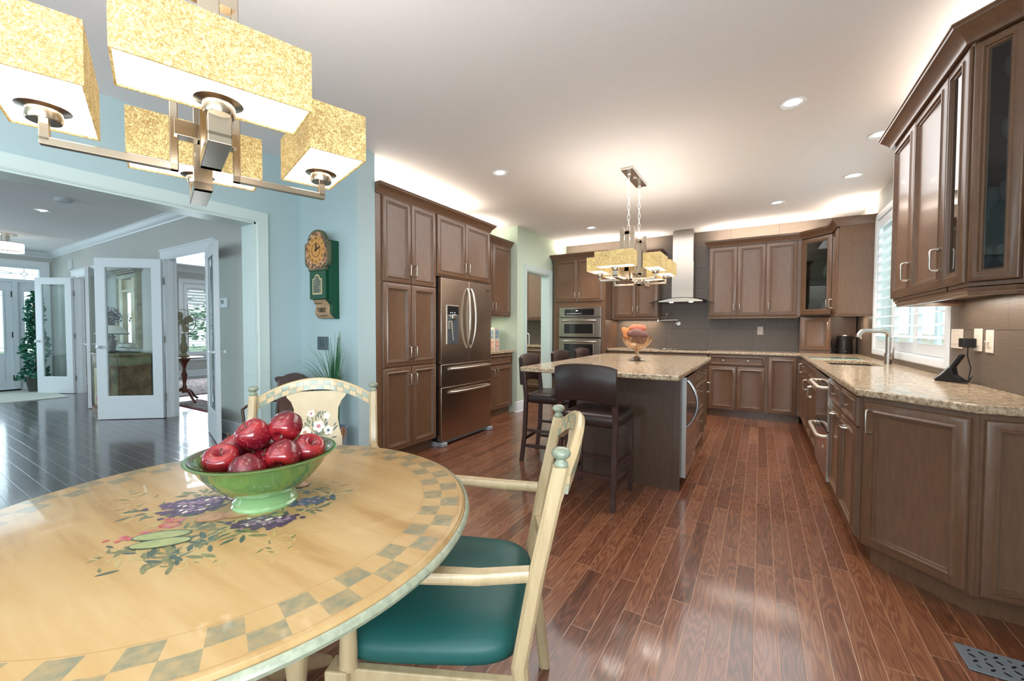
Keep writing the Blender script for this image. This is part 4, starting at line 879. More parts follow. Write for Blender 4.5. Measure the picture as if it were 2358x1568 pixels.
# ------------------------------------------------------------------ pendant fixtures
def chandelier(name, label, loc, rz, kind, drop, canopy_l):
    t = thing(name, label, 'chandelier', loc, rz)
    SL, SWD, SH = 0.335, 0.156, 0.132
    NK = bpy.data.materials.get('brushed_nickel_frame') or plain('brushed_nickel_frame', srgb(186,170,150), 0.24, 1, nscale=30, namt=0.03, stretch=(1,1,12))
    if kind == 4:
        sh = [(0.288,0,True,0),(-0.288,0,True,0),(0.0,0.292,False,0),(0.0,-0.292,False,0)]; post = {0:0.10,1:-0.10}
        ends = 0.11
    else:
        sh = [(0.60,0,True,0),(-0.60,0,True,0),(0.24,0.265,False,0),(0.24,-0.265,False,0),(-0.24,0.265,False,0),(-0.24,-0.265,False,0)]; ends = 0.24
    TOP = 0.42
    for i, (a, s, end, _) in enumerate(sh):
        lx, ly = (SWD/2, SL/2) if end else (SL/2, SWD/2)
        if kind == 6 and not end: lx, ly = 0.17, 0.075
        mb = MB(); w = 0.004
        mb.rings([[(a-x, s-y, z), (a+x, s-y, z), (a+x, s+y, z), (a-x, s+y, z)] for x, y, z in ((lx,ly,0),(lx,ly,SH),(lx-w,ly-w,SH),(lx-w,ly-w,0),(lx,ly,0))], True, False)
        shd = mb.build('lamp_shade', SHADE, t)
        MB().box(a-lx+w, a+lx-w, s-ly+w, s+ly-w, 0.004, 0.007).build('diffuser', DIFF, shd)
        mb = MB(); mb.lathe([(0.044,-0.002),(0.045,-0.008),(0.030,-0.012),(0.030,-0.032),(0.028,-0.036)], (a, s, 0), 24); mb.build('socket', NK, t, smooth=40)
        sg = 1 if (a if end else s) > 0 else -1
        if end:
            hw, th = 0.022, 0.012; e = sg*(ends)
            mb = MB(); mb.box(a-0.012, a+0.012, s-hw, s+hw, -0.085, -0.034); mb.box(min(a, e)-0.012, max(a, e)+0.012, s-hw, s+hw, -0.098, -0.074)
            mb.box(e-0.012 if sg > 0 else e-0.012, e+0.012, -hw-0.0, hw, -0.098, TOP-0.02)
            mb.build('wide_arm', NK, t, bevel=0.002)
        else:
            hw = 0.009; e = sg*0.068 if kind == 4 else sg*0.045
            aa = a if kind == 4 else a
            mb = MB(); mb.box(aa-hw, aa+hw, s-hw, s+hw, -0.08, -0.034); mb.box(aa-hw, aa+hw, min(s, e)-hw, max(s, e)+hw, -0.088, -0.070); mb.box(aa-hw, aa+hw, e-hw, e+hw, -0.088, TOP)
            mb.build('slim_arm', NK, t, bevel=0.002)
    MB().box(-ends, ends, -0.008, 0.008, TOP-0.07, TOP-0.045).build('upper_bar', NK, t)
    mb = MB()
    mb.box(-ends, ends, -0.020, 0.020, 0.0, 0.012)
    if kind == 4: mb.box(-0.02, 0.02, -0.068, 0.068, 0.0, 0.04); MB().box(-0.02, 0.02, -0.068, 0.068, TOP-0.045, TOP-0.02).build('upper_bar', NK, t)
    else:
        for q in (-0.24, 0.24): mb.box(q-0.012, q+0.012, -0.05, 0.05, TOP-0.07, TOP-0.04); mb.box(q-0.012, q+0.012, -0.05, 0.05, 0.0, 0.04)
        for q in (-0.24, 0.24):
            for s in (-1, 1): mb.box(q-0.008+s*0, q+0.008, s*0.035-0.020+s*0.015, s*0.035+0.020+s*0.015, -0.02, TOP)
    mb.build('centre_frame', NK, t, bevel=0.0015)
    # chains + canopy
    top = drop
    cxs = (-0.195, 0.195) if kind == 6 else (-0.07, 0.07)
    for q in cxs:
        mb = MB(); z = TOP-0.03; k = 0
        while z < top-0.03:
            L = 0.058; pts = []
            for j in range(12):
                an = 2*PI*j/12; u = 0.011*math.cos(an); v = (L/2-0.011)*(1 if math.sin(an) > 0 else -1)*(abs(math.sin(an)) > 0.01)+0.011*math.sin(an)
                pts.append((q+(u if k % 2 else 0), 0 if k % 2 else u, z+L/2+v))
            mb.tube(pts, 0.0024, 5, closed=True); z += L-0.007; k += 1
        mb.build('chain', PULL, t, smooth=60)
        MB().cyl((q,0,top-0.05),(q,0,top-0.012),0.010).build('chain_cap', PULL, t)
    cn = MB().box(-canopy_l/2, canopy_l/2, -0.058, 0.058, top-0.020, top).build('ceiling_canopy', PULL, t, bevel=0.002)
    MB().lathe([(0.022,top-0.030),(0.026,top-0.024),(0.026,top-0.020)]).build('canopy_knob', PULL, cn)
    # the bulbs' light, thrown up out of the open shades and softly down through the diffusers
    for i, (a, s, end, _) in enumerate(sh):
        for zz, rot, p in ((0.05, PI, 1.1 if kind == 6 else 1.5), (-0.002, 0, 0.7 if kind == 6 else 0.35)):
            ld = bpy.data.lights.new('shade_lamp', 'AREA'); ld.shape = 'RECTANGLE'; ld.size = 0.13; ld.size_y = 0.13; ld.energy = p; ld.color = (1.0, 0.94, 0.86)
            o = bpy.data.objects.new('shade_lamp', ld); COL.objects.link(o); o.parent = t; o.location = (a, s, zz); o.rotation_euler = (rot, 0, 0)
    return t
chandelier('island_chandelier', 'six-shade rectangular parchment chandelier hanging over the kitchen island', (-1.10, 4.19, 1.80), R90, 6, CZ-1.80, 0.57)
chandelier('dining_chandelier', 'four-shade parchment chandelier above the round dining table in the foreground', (-1.287, 0.537, 1.745), math.radians(162.0), 4, CZ-1.745, 0.34)

# recessed ceiling lights
RL = ['over the walkway beside the refrigerator', 'in front of the pantry doorway', 'above the aisle, closest to the camera', 'closest to the near wall cabinets', 'in front of the kitchen window', 'in front of the back wall cabinets']
def pot_light(x, y, lab, grp='recessed ceiling lights in the kitchen'):
    t = thing('recessed_light', lab, 'ceiling light', (x, y, CZ), 0, grp)
    MB().lathe([(0.078,0.0),(0.080,-0.004),(0.072,-0.008),(0.052,-0.003)], seg=28).build('trim_ring', WHITE, t, smooth=40)
    mb = MB(); mb.T = Matrix.Rotation(0.25, 4, 'X'); mb.lathe([(0.036,-0.012),(0.034,-0.006),(0.02,-0.004)], seg=20); mb.build('lens', BULB, t)
for (x, y), l in zip(LIGHTS, RL): pot_light(x, y, 'white recessed ceiling light ' + l)
pot_light(-8.0, 1.476, 'white recessed ceiling light in the foyer', 'recessed light of the foyer')
t = thing('smoke_detector', 'round grey smoke detector on the foyer ceiling', 'smoke detector', (-7.09, 1.47, CZ)); MB().lathe([(0.075,0),(0.075,-0.02),(0.06,-0.04),(0.03,-0.042)]).build('body', plain('detector_grey', srgb(190,195,198), 0.5), t, smooth=40)

# ------------------------------------------------------------------ glass bowl on the island
t = thing('pedestal_bowl', 'amber cut-glass pedestal bowl holding sweet potatoes on the island', 'bowl', (-1.05, 4.16, 0.934))
AMB = plain('amber_crystal', srgb(240,212,182), 0.05, trans=0.95, spec=0.9, ior=1.5)
MB().lathe([(0.075,0),(0.078,0.006),(0.05,0.022),(0.022,0.04),(0.016,0.06),(0.022,0.075),(0.016,0.09),(0.03,0.105)], seg=8).build('foot', AMB, t)
mb = MB(); R = []; n = 48
for r, z, am in ((0.03,0.10,0.0),(0.07,0.12,0.002),(0.11,0.155,0.004),(0.138,0.20,0.004),(0.148,0.238,0.006),(0.143,0.238,0.006),(0.13,0.20,0.002),(0.10,0.16,0.002),(0.06,0.13,0.0),(0.01,0.125,0)):
    R.append([((r+am*math.cos(12*2*PI*k/n))*math.cos(2*PI*k/n), (r+am*math.cos(12*2*PI*k/n))*math.sin(2*PI*k/n), z+am*0.4*math.cos(12*2*PI*k/n)) for k in range(n)])
mb.rings(R); mb.build('bowl_cup', AMB, t, smooth=30)
ORG = plain('sweet_potato_orange', srgb(226,146,88), 0.6, nscale=25, namt=0.15); PUR = plain('sweet_potato_purple', srgb(128,86,78), 0.6, nscale=30, namt=0.3, bump=0.3); PNK = plain('sweet_potato_pink', srgb(222,128,98), 0.6, nscale=25, namt=0.15)
def spud(lab, c, r, L, rz, tilt, m):
    mb = MB(); mb.T = Matrix.Translation(c) @ Matrix.Rotation(rz, 4, 'Z') @ Matrix.Rotation(tilt, 4, 'Y')
    R = []
    for i in range(15):
        q = i/14; x = (q-0.5)*L; rr = max(0.002, r*(math.sin(PI*q)**0.42)*(1+0.12*math.sin(7*q+L*50)))
        R.append([(x, rr*math.cos(2*PI*k/16), rr*math.sin(2*PI*k/16)+0.006*math.sin(5*q)) for k in range(16)])
    mb.rings(R); o = mb.build('sweet_potato', m, smooth=60); tag(o, lab, 'vegetable', 'sweet potatoes in the glass bowl')
cx, cy, cz = -1.05, 4.16, 0.934
spud('big purple-brown sweet potato at the front of the glass bowl', (cx+0.02, cy-0.06, cz+0.262), 0.048, 0.21, 0.35, 0.06, PUR)
spud('salmon-coloured sweet potato lying on top of the pile in the bowl', (cx+0.0, cy+0.02, cz+0.325), 0.036, 0.17, 0.35, -0.05, PNK)
spud('orange sweet potato standing up at the left rim of the bowl', (cx-0.105, cy-0.03, cz+0.265), 0.034, 0.15, 0.5, 1.15, ORG)
spud('pale orange sweet potato leaning behind the upright one', (cx-0.075, cy+0.05, cz+0.31), 0.033, 0.14, 0.4, -0.9, ORG)
spud('sweet potato buried low in the middle of the bowl', (cx+0.01, cy+0.03, cz+0.20), 0.045, 0.17, 0.9, 0.0, PUR)

# tin boxes on the small counter
t = thing('decorated_canister', 'pale canister with framed blue and pink pictures on the counter beyond the refrigerator', 'canister', (-3.42, 5.13, 0.934))
CM = plain('canister_cream', srgb(214,204,190), 0.5); MB().box(-0.07, 0.07, -0.07, 0.07, 0, 0.33).build('body', CM, t, bevel=0.004)
for a, b, c in ((0.02,0.14,srgb(214,168,150)),(0.17,0.30,srgb(140,160,172))):
    p = MB().box(0.0705, 0.073, -0.05, 0.05, a, b).build('picture', plain('picture_%d' % int(b*100), c, 0.5, nscale=30, namt=0.5), t)
    p2 = MB().box(-0.05, 0.05, -0.073, -0.0705, a, b).build('picture', p.data.materials[0], t)

# pantry room
cabinet('pantry_wall_cabinet', 'brown double-door wall cabinet seen through the pantry doorway', 'cabinet', (-4.62, 7.28, 0), 0, 1.1, 0.33, 1.42, 2.44,
  [('door', 0.01, 0.545, UB, DT, {'h':'R','z':1.58}), ('door', 0.553, 1.09, UB, DT, {'h':'L','z':1.58})])
cabinet('pantry_base_cabinet', 'brown base cabinet seen low through the pantry doorway', 'cabinet', (-4.62, 7.05, 0), 0, 1.1, 0.56, 0, 0.893,
  [('door', 0.01, 0.545, DB, 0.87, {'h':'R','z':0.75}), ('door', 0.553, 1.09, DB, 0.87, {'h':'L','z':0.75})], 0.10)
tag(MB().box(-4.62, -3.45, 7.02, 7.615, 0.895, 0.932).build('granite_countertop', GRAN, bevel=0.006), 'beige granite counter inside the pantry', 'countertop')
t = thing('bar_faucet', 'small white faucet on the pantry counter', 'faucet', (-4.02, 7.35, 0.933)); pts = [(0,0,0),(0,0,0.18)]+[(-0.04+0.04*math.cos(i/6*PI/2), 0, 0.18+0.04*math.sin(i/6*PI/2)) for i in range(1,7)]+[(-0.10,0,0.22),(-0.125,0,0.19)]
MB().tube(pts, 0.010, 10).build('spout', WHITE, t, smooth=60); MB().cyl((0,0,0),(0,0,0.04),0.02).build('base', PULL, t)

# floor vent
t = thing('floor_vent', 'grey metal floor register with a punched leaf pattern at bottom right', 'floor vent', (0.68, 2.135, 0.001))
VM = plain('grey_vent_metal', srgb(132,142,150), 0.35, 0.5); MB().box(0, 0.36, 0, 0.15, 0, 0.006).build('plate', VM, t, bevel=0.002)
k = 0
for i in range(9):
    for j in range(4):
        x, y = 0.035+i*0.036, 0.03+j*0.03; a = 0.8 if (i+j) % 2 else -0.8; L = 0.012 if (i+j) % 3 else 0.008
        mb = MB(); mb.prism([(x+L*math.cos(2*PI*q/8)*math.cos(a)-0.4*L*math.sin(2*PI*q/8)*math.sin(a), y+L*math.cos(2*PI*q/8)*math.sin(a)+0.4*L*math.sin(2*PI*q/8)*math.cos(a)) for q in range(8)], 0.0058, 0.0068); mb.build('slot', BLACK, t)

# ------------------------------------------------------------------ dining table
TC = (-1.24, 0.56)
def mat_tabletop():
    m, t, b = nt('painted_tabletop'); L = t.links; tc = N(t, 'ShaderNodeTexCoord'); sep = N(t, 'ShaderNodeSeparateXYZ'); L.new(tc.outputs['Object'], sep.inputs[0])
    x, y = sep.outputs[0], sep.outputs[1]
    r = math_node(t, 'SQRT', math_node(t, 'ADD', math_node(t, 'MULTIPLY', x, x), math_node(t, 'MULTIPLY', y, y)))
    ang = math_node(t, 'ARCTAN2', y, x)
    mp = N(t, 'ShaderNodeMapping'); mp.inputs['Scale'].default_value = (1.2, 9, 4); mp.inputs['Rotation'].default_value = (0, 0, 0.55); L.new(tc.outputs['Object'], mp.inputs['Vector'])
    nz = N(t, 'ShaderNodeTexNoise', ins={'Scale': 1.6, 'Detail': 5.0, 'Roughness': 0.6}); L.new(mp.outputs['Vector'], nz.inputs['Vector'])
    base = ramp(t, [(0.25, srgb(156,122,78)), (0.45, srgb(178,145,98)), (0.75, srgb(190,161,117))]); L.new(nz.outputs['Fac'], base.inputs[0])
    nn = N(t, 'ShaderNodeTexNoise', ins={'Scale': 30.0, 'Detail': 3.0}); L.new(tc.outputs['Object'], nn.inputs['Vector'])
    rj = math_node(t, 'ADD', r, math_node(t, 'MULTIPLY', math_node(t, 'SUBTRACT', nn.outputs['Fac'], 0.5), 0.008))
    r0, dr = 0.522, 0.050
    row = math_node(t, 'FLOOR', math_node(t, 'DIVIDE', math_node(t, 'SUBTRACT', rj, r0), dr))
    inb = math_node(t, 'MULTIPLY', math_node(t, 'GREATER_THAN', rj, r0), math_node(t, 'LESS_THAN', rj, r0+2*dr))
    seg = math_node(t, 'FLOOR', math_node(t, 'MULTIPLY', ang, 64/(2*PI)))
    par = math_node(t, 'FRACT', math_node(t, 'MULTIPLY', math_node(t, 'ADD', math_node(t, 'ADD', seg, row), 200.0), 0.5))
    chk = math_node(t, 'MULTIPLY', math_node(t, 'GREATER_THAN', par, 0.25), inb)
    n4 = N(t, 'ShaderNodeTexNoise', ins={'Scale': 40.0, 'Detail': 4.0}); L.new(tc.outputs['Object'], n4.inputs['Vector'])
    mr = N(t, 'ShaderNodeMapRange', ins={'From Min': 0.35, 'From Max': 0.65, 'To Min': 0.45, 'To Max': 0.95}); L.new(n4.outputs['Fac'], mr.inputs['Value'])
    mx = N(t, 'ShaderNodeMix', data_type='RGBA'); L.new(math_node(t, 'MULTIPLY', chk, mr.outputs[0]), mx.inputs[0]); L.new(base.outputs[0], mx.inputs[6]); mx.inputs[7].default_value = srgb(124,122,100)
    # thin ruled lines
    def line(rad, w): return math_node(t, 'LESS_THAN', math_node(t, 'ABSOLUTE', math_node(t, 'SUBTRACT', r, rad)), w)
    ln = math_node(t, 'MAXIMUM', line(0.518, 0.0009), line(0.624, 0.0009))
    mx2 = N(t, 'ShaderNodeMix', data_type='RGBA'); L.new(math_node(t, 'MULTIPLY', ln, 0.6), mx2.inputs[0]); L.new(mx.outputs[2], mx2.inputs[6]); mx2.inputs[7].default_value = srgb(150,110,70)
    L.new(mx2.outputs[2], b.inputs['Base Color']); b.inputs['Roughness'].default_value = 0.36; b.inputs['Coat Weight'].default_value = 0.16; b.inputs['Coat Roughness'].default_value = 0.05; b.inputs['Specular IOR Level'].default_value = 0.12
    return m
def pigment(name, c1, c2, s=60): return mat_wood(name, c1, c2, (1,1,1), 0.35, 0.4, s)
PG = dict(purple=pigment('paint_purple', srgb(64,44,66), srgb(110,84,116)), lilac=pigment('paint_lilac', srgb(128,98,128), srgb(176,144,160)), blue=pigment('paint_blue', srgb(48,66,96), srgb(88,110,134)),
          leaf=pigment('paint_leaf', srgb(84,92,68), srgb(150,142,96)), dleaf=pigment('paint_dark_leaf', srgb(58,78,72), srgb(96,108,88)), pear=pigment('paint_pear', srgb(134,152,98), srgb(190,186,128), 25),
          red=pigment('paint_red', srgb(168,62,64), srgb(206,112,96)), peach=pigment('paint_peach', srgb(170,112,82), srgb(226,176,128), 25), white=pigment('paint_white', srgb(236,218,196), srgb(250,240,226)), rust=pigment('paint_rust', srgb(170,104,74), srgb(214,156,112)), pink=pigment('paint_pink', srgb(176,76,92), srgb(214,140,146)), wisp=pigment('paint_wisp', srgb(196,166,106), srgb(180,160,112)))
PK = list(PG)
def blob(mb, c, a, b, rot, z, mat, pointed=False, off=1, plane='xy', n=14):
    mb.mi = off+PK.index(mat); P = []
    for k in range(n):
        q = 2*PI*k/n; u = a*math.cos(q); v = b*math.sin(q)
        if pointed: v *= abs(math.sin(q))**0.6
        P.append((c[0]+u*math.cos(rot)-v*math.sin(rot), c[1]+u*math.sin(rot)+v*math.cos(rot)))
    if plane == 'xy': mb.f([mb.v((p[0], p[1], z)) for p in P])
    else: mb.f([mb.v((p[0], z, p[1])) for p in P])
def table():
    t = thing('dining_table', 'round painted dining table with checked border and fruit painting, foreground', 'dining table', (TC[0], TC[1], 0))
    mb = MB(); S = 160
    for r0, r1, z0, z1 in ((0.0, 0.645, 0, 0),):
        pass
    prof = [(0.02,0.718),(0.60,0.718),(0.615,0.712),(0.632,0.716),(0.640,0.724),(0.643,0.732),(0.641,0.740),(0.636,0.744),(0.634,0.748),(0.628,0.7505),(0.02,0.7505)]
    mb.lathe(prof, (0,0,0), S)
    rnd = random.Random(3)
    def W(px, py): return (px-TC[0], py-TC[1])
    # painting: clusters placed on the tabletop (metres from the table centre)
    z = 0.7507
    def cluster(cx, cy, sx, sy, rot, n, r, mats, zz):
        for _ in range(n):
            u, v = rnd.gauss(0, 0.42)*sx, rnd.gauss(0, 0.42)*sy
            blob(mb, (cx+u*math.cos(rot)-v*math.sin(rot), cy+u*math.sin(rot)+v*math.cos(rot)), r*rnd.uniform(0.8,1.15), r*rnd.uniform(0.8,1.1), 0, zz+rnd.random()*0.0002, rnd.choice(mats))
    def leaves(cx, cy, n, spread, L, mats, zz, back=0.0):
        for k in range(n):
            a = rnd.uniform(0, 2*PI); d = rnd.uniform(back, spread); l = L*rnd.uniform(0.6,1.3)
            blob(mb, (cx+d*math.cos(a), cy+d*math.sin(a)), l, l*0.28, a+rnd.uniform(-0.4,0.4), zz+rnd.random()*0.0002, rnd.choice(mats), True, n=10)
    PT = PAINTING
    for (cx, cy) in PT['leaf']: leaves(cx-TC[0], cy-TC[1], 17, 0.062, 0.020, ['leaf','dleaf','leaf','wisp'], z)
    for (cx, cy) in PT['wisp']: leaves(cx-TC[0], cy-TC[1], 9, 0.055, 0.011, ['wisp','wisp','leaf'], z)
    for (cx, cy, rot) in PT['purple']:
        cluster(cx-TC[0], cy-TC[1], 0.065, 0.034, rot, 110, 0.0085, ['purple'], z+0.0004); cluster(cx-TC[0], cy-TC[1], 0.055, 0.028, rot, 26, 0.0052, ['lilac','lilac','lilac','white'], z+0.0007)
    for (cx, cy, rot) in PT['blue']: cluster(cx-TC[0], cy-TC[1], 0.05, 0.026, rot, 50, 0.0075, ['blue'], z+0.0004); cluster(cx-TC[0], cy-TC[1], 0.045, 0.018, rot, 8, 0.006, ['dleaf','lilac'], z+0.0007)
    for (cx, cy) in PT['red']: cluster(cx-TC[0], cy-TC[1], 0.028, 0.014, 0.8, 18, 0.0068, ['red','red','pink','rust'], z+0.0005)
    for k_, (cx, cy, rot) in enumerate(PT['pear']): z = 0.7507+0.0005*k_; blob(mb, W(cx, cy), 0.062, 0.024, rot, z+0.0012, 'dleaf', n=24); blob(mb, W(cx, cy), 0.058, 0.020, rot, z+0.0014, 'pear', n=24)
    for k_, (cx, cy, rot) in enumerate(PT['peach']): z = 0.7507+0.0005*k_; blob(mb, W(cx, cy), 0.040, 0.027, rot, z+0.0011, 'rust', n=24); blob(mb, W(cx, cy), 0.034, 0.021, rot, z+0.0013, 'peach', n=24)
    top = mb.build('tabletop', [mat_tabletop()]+[PG[k] for k in PK], t, smooth=35)
    MB().lathe([(0.612,0.7175),(0.634,0.7150),(0.650,0.7225),(0.6535,0.731),(0.6505,0.739),(0.645,0.7425),(0.6425,0.742),(0.640,0.73),(0.612,0.7178)], (0,0,0), S, False).build('table_edge', SAGE, t, smooth=40)
    MB().lathe([(0.30,0.66),(0.30,0.717),(0.29,0.717),(0.29,0.66),(0.30,0.66)], (0,0,0), 48, False).build('apron', CREAM, t, smooth=40)
    MB().lathe([(0.10,0.10),(0.12,0.16),(0.085,0.22),(0.07,0.27),(0.10,0.33),(0.13,0.40),(0.12,0.46),(0.08,0.51),(0.07,0.54),(0.10,0.58),(0.15,0.62),(0.16,0.717)], (0,0,0), 40).build('pedestal', CREAM, t, smooth=50)
    MB().lathe([(0.128,0.36),(0.138,0.385),(0.140,0.42),(0.130,0.45),(0.12,0.46),(0.12,0.36)], (0,0,0), 40, False).build('painted_bulb', SAGE, t, smooth=50)
    for k in range(4):
        a = 0.3+k*PI/2; c, s = math.cos(a), math.sin(a)
        mb = MB(); R = []
        for d, zc, h in ((0.07,0.19,0.07),(0.16,0.17,0.06),(0.26,0.11,0.05),(0.34,0.055,0.045),(0.38,0.03,0.03)):
            R.append([(c*d-s*w_, s*d+c*w_, zc+hh) for w_, hh in ((-0.03,-h*0.5),(0.03,-h*0.5),(0.03,h*0.5),(-0.03,h*0.5))])
        mb.rings(R); mb.build('foot', CREAM, t, bevel=0.008)
        # slim turned posts around the pedestal
        x, y = c*0.21, s*0.21
        MB().tube([(x,y,0.12),(x,y,0.20),(x,y,0.25),(x,y,0.42),(x,y,0.60),(x,y,0.717)], [0.02,0.030,0.018,0.034,0.020,0.028], 16).build('turned_post', CREAM, t, smooth=60)
    return t
PAINTING = dict(
  leaf=[(-1.401,0.44),(-1.415,0.568),(-1.131,0.519),(-1.13,0.48),(-1.076,0.513),(-1.101,0.623),(-1.063,0.662),(-1.095,0.764),(-1.127,0.338),(-1.212,0.326),(-1.078,0.397),(-1.099,0.439),(-1.082,0.375),(-1.239,0.639),(-1.192,0.743),(-1.292,0.571),(-1.33,0.46),(-1.20,0.45),(-1.36,0.62)],
  wisp=[(-1.561,0.442),(-1.614,0.427),(-0.915,0.507),(-0.97,0.518),(-1.224,0.807),(-1.139,0.795),(-0.992,0.42),(-1.017,0.367),(-1.191,0.299),(-0.957,0.573),(-1.491,0.45),(-1.332,0.741),(-1.05,0.82)],
  purple=[(-1.385,0.51,0.83),(-1.35,0.555,0.83),(-1.33,0.50,0.8),(-1.096,0.553,0.7),(-1.065,0.585,0.7)], blue=[(-1.119,0.684,0.9),(-1.099,0.717,0.9)],
  red=[(-1.276,0.347),(-1.266,0.384),(-1.27,0.428),(-1.29,0.449)], pear=[(-1.222,0.402,0.80),(-1.180,0.385,0.85)], peach=[(-1.226,0.511,0.8),(-1.192,0.558,0.9),(-1.255,0.757,0.4)])
table()

# ------------------------------------------------------------------ fruit bowl and apples
BC = (-1.205, 0.635, 0.7505)
t = thing('fruit_bowl', 'green glazed footed bowl of red apples on the dining table', 'bowl', BC)
GRN = plain('green_glaze', srgb(92,128,64), 0.12, nscale=9, namt=0.18, coat=1.0, coat_r=0.04)
MB().lathe([(0.080,0.0),(0.083,0.006),(0.078,0.012),(0.080,0.018),(0.066,0.030),(0.060,0.036)], seg=56).build('foot_ring', plain('pale_green_glaze', srgb(134,170,116), 0.12, coat=1, coat_r=0.04), t, smooth=50)
MB().lathe([(0.060,0.034),(0.095,0.048),(0.130,0.078),(0.155,0.110),(0.168,0.132),(0.176,0.140),(0.186,0.143),(0.188,0.147),(0.180,0.148),(0.166,0.143),(0.150,0.116),(0.122,0.082),(0.085,0.056),(0.02,0.050)], seg=72).build('bowl_wall', GRN, t, smooth=50)
MB().lathe([(0.167,0.1445),(0.172,0.1475),(0.178,0.1495),(0.176,0.1475),(0.167,0.1445)], seg=72, cap=False).build('rim_band', plain('bronze_rim_glaze', srgb(92,76,56), 0.25, nscale=160, namt=0.5, coat=1), t, smooth=50)
def mat_apple():
    m, t, b = nt('red_apple_skin'); L = t.links; tc = N(t, 'ShaderNodeTexCoord'); sep = N(t, 'ShaderNodeSeparateXYZ'); L.new(tc.outputs['Object'], sep.inputs[0])
    mp = N(t, 'ShaderNodeMapping'); mp.inputs['Scale'].default_value = (40, 40, 6); L.new(tc.outputs['Object'], mp.inputs['Vector'])
    nz = N(t, 'ShaderNodeTexNoise', ins={'Scale': 1.0, 'Detail': 4.0}); L.new(mp.outputs['Vector'], nz.inputs['Vector'])
    g = math_node(t, 'ADD', math_node(t, 'MULTIPLY', sep.outputs[2], 5.0), nz.outputs['Fac'])
    r = ramp(t, [(0.30, srgb(80,10,22)), (0.55, srgb(122,16,32)), (0.85, srgb(160,34,36)), (1.0, srgb(196,80,48))]); L.new(g, r.inputs[0])
    vo = N(t, 'ShaderNodeTexVoronoi', ins={'Scale': 130.0}); L.new(tc.outputs['Object'], vo.inputs['Vector'])
    mx = N(t, 'ShaderNodeMix', data_type='RGBA'); L.new(math_node(t, 'MULTIPLY', math_node(t, 'LESS_THAN', vo.outputs['Distance'], 0.16), 0.5), mx.inputs[0]); L.new(r.outputs[0], mx.inputs[6]); mx.inputs[7].default_value = srgb(216,150,120)
    L.new(mx.outputs[2], b.inputs['Base Color']); b.inputs['Roughness'].default_value = 0.22; b.inputs['Coat Weight'].default_value = 0.6; b.inputs['Coat Roughness'].default_value = 0.08
    return m
APM = mat_apple(); STM = plain('apple_stem', srgb(92,66,40), 0.7); CAL = plain('apple_calyx', srgb(196,170,84), 0.7)
def apple():
    t = thing('apple', '', 'apple')
    R = []; n = 28
    prof = [(0.004,-0.024),(0.010,-0.029),(0.017,-0.0335),(0.024,-0.034),(0.031,-0.028),(0.036,-0.017),(0.0395,-0.002),(0.040,0.012),(0.036,0.026),(0.028,0.034),(0.019,0.036),(0.011,0.032),(0.006,0.026),(0.002,0.022)]
    for r, z in prof:
        R.append([((r*(1+0.03*math.cos(5*2*PI*k/n)*(1 if z < 0 else 0.3)))*math.cos(2*PI*k/n), (r*(1+0.03*math.cos(5*2*PI*k/n)*(1 if z < 0 else 0.3)))*math.sin(2*PI*k/n), z+(0.002*math.cos(5*2*PI*k/n) if z < -0.02 else 0)) for k in range(n)])
    MB().rings(R).build('apple_body', APM, t, smooth='full')
    MB().tube([(0,0,0.022),(0.001,0,0.034),(0.005,0.002,0.046)], [0.0012,0.0013,0.002], 6).build('stem', STM, t)
    MB().lathe([(0.008,-0.0285),(0.004,-0.026),(0.001,-0.027)], seg=8).build('calyx', CAL, t)
    return t
ap = apple()
APS = [((-0.085,-0.055,0.135), (0.5,0.25,0), 'lower left red apple at the front of the green bowl'),
       ((0.005,-0.088,0.120), (2.45,-0.45,0.5), 'red apple at the front middle of the bowl showing its yellow blossom end'),
       ((0.068,-0.028,0.143), (2.1,0.2,0.3), 'red apple right of centre showing its dark hollow'),
       ((-0.038,0.012,0.190), (0.5,-0.45,0), 'large red apple in the upper middle of the pile'),
       ((0.030,0.055,0.205), (2.2,0.3,0.2), 'orange-blushed apple, the topmost in the pile'),
       ((-0.105,0.035,0.145), (0.2,-0.5,0), 'red apple at the far left of the bowl, half hidden'),
       ((0.105,0.035,0.140), (0.3,0.6,0), 'red apple at the far right of the bowl, partly hidden'),
       ((-0.02,0.08,0.125), (0.2,0.3,0), 'red apple hidden at the back beneath the pile'),
       ((0.0,0.0,0.105), (0.2,0.0,0), 'red apple hidden at the bottom middle of the pile')]
cr, sr = math.cos(YAW), math.sin(YAW)
for i, ((u, v, z), e, lab) in enumerate(APS):
    a = ap if i == 0 else copy_tree(ap)
    a.location = (BC[0]+u*cr-v*sr, BC[1]+u*sr+v*cr, BC[2]+z); a.rotation_euler = (e[0], e[1], e[2]+YAW); s = 1.12; a.scale = (s, s, s); tag(a, lab, 'apple', 'red apples in the green bowl')

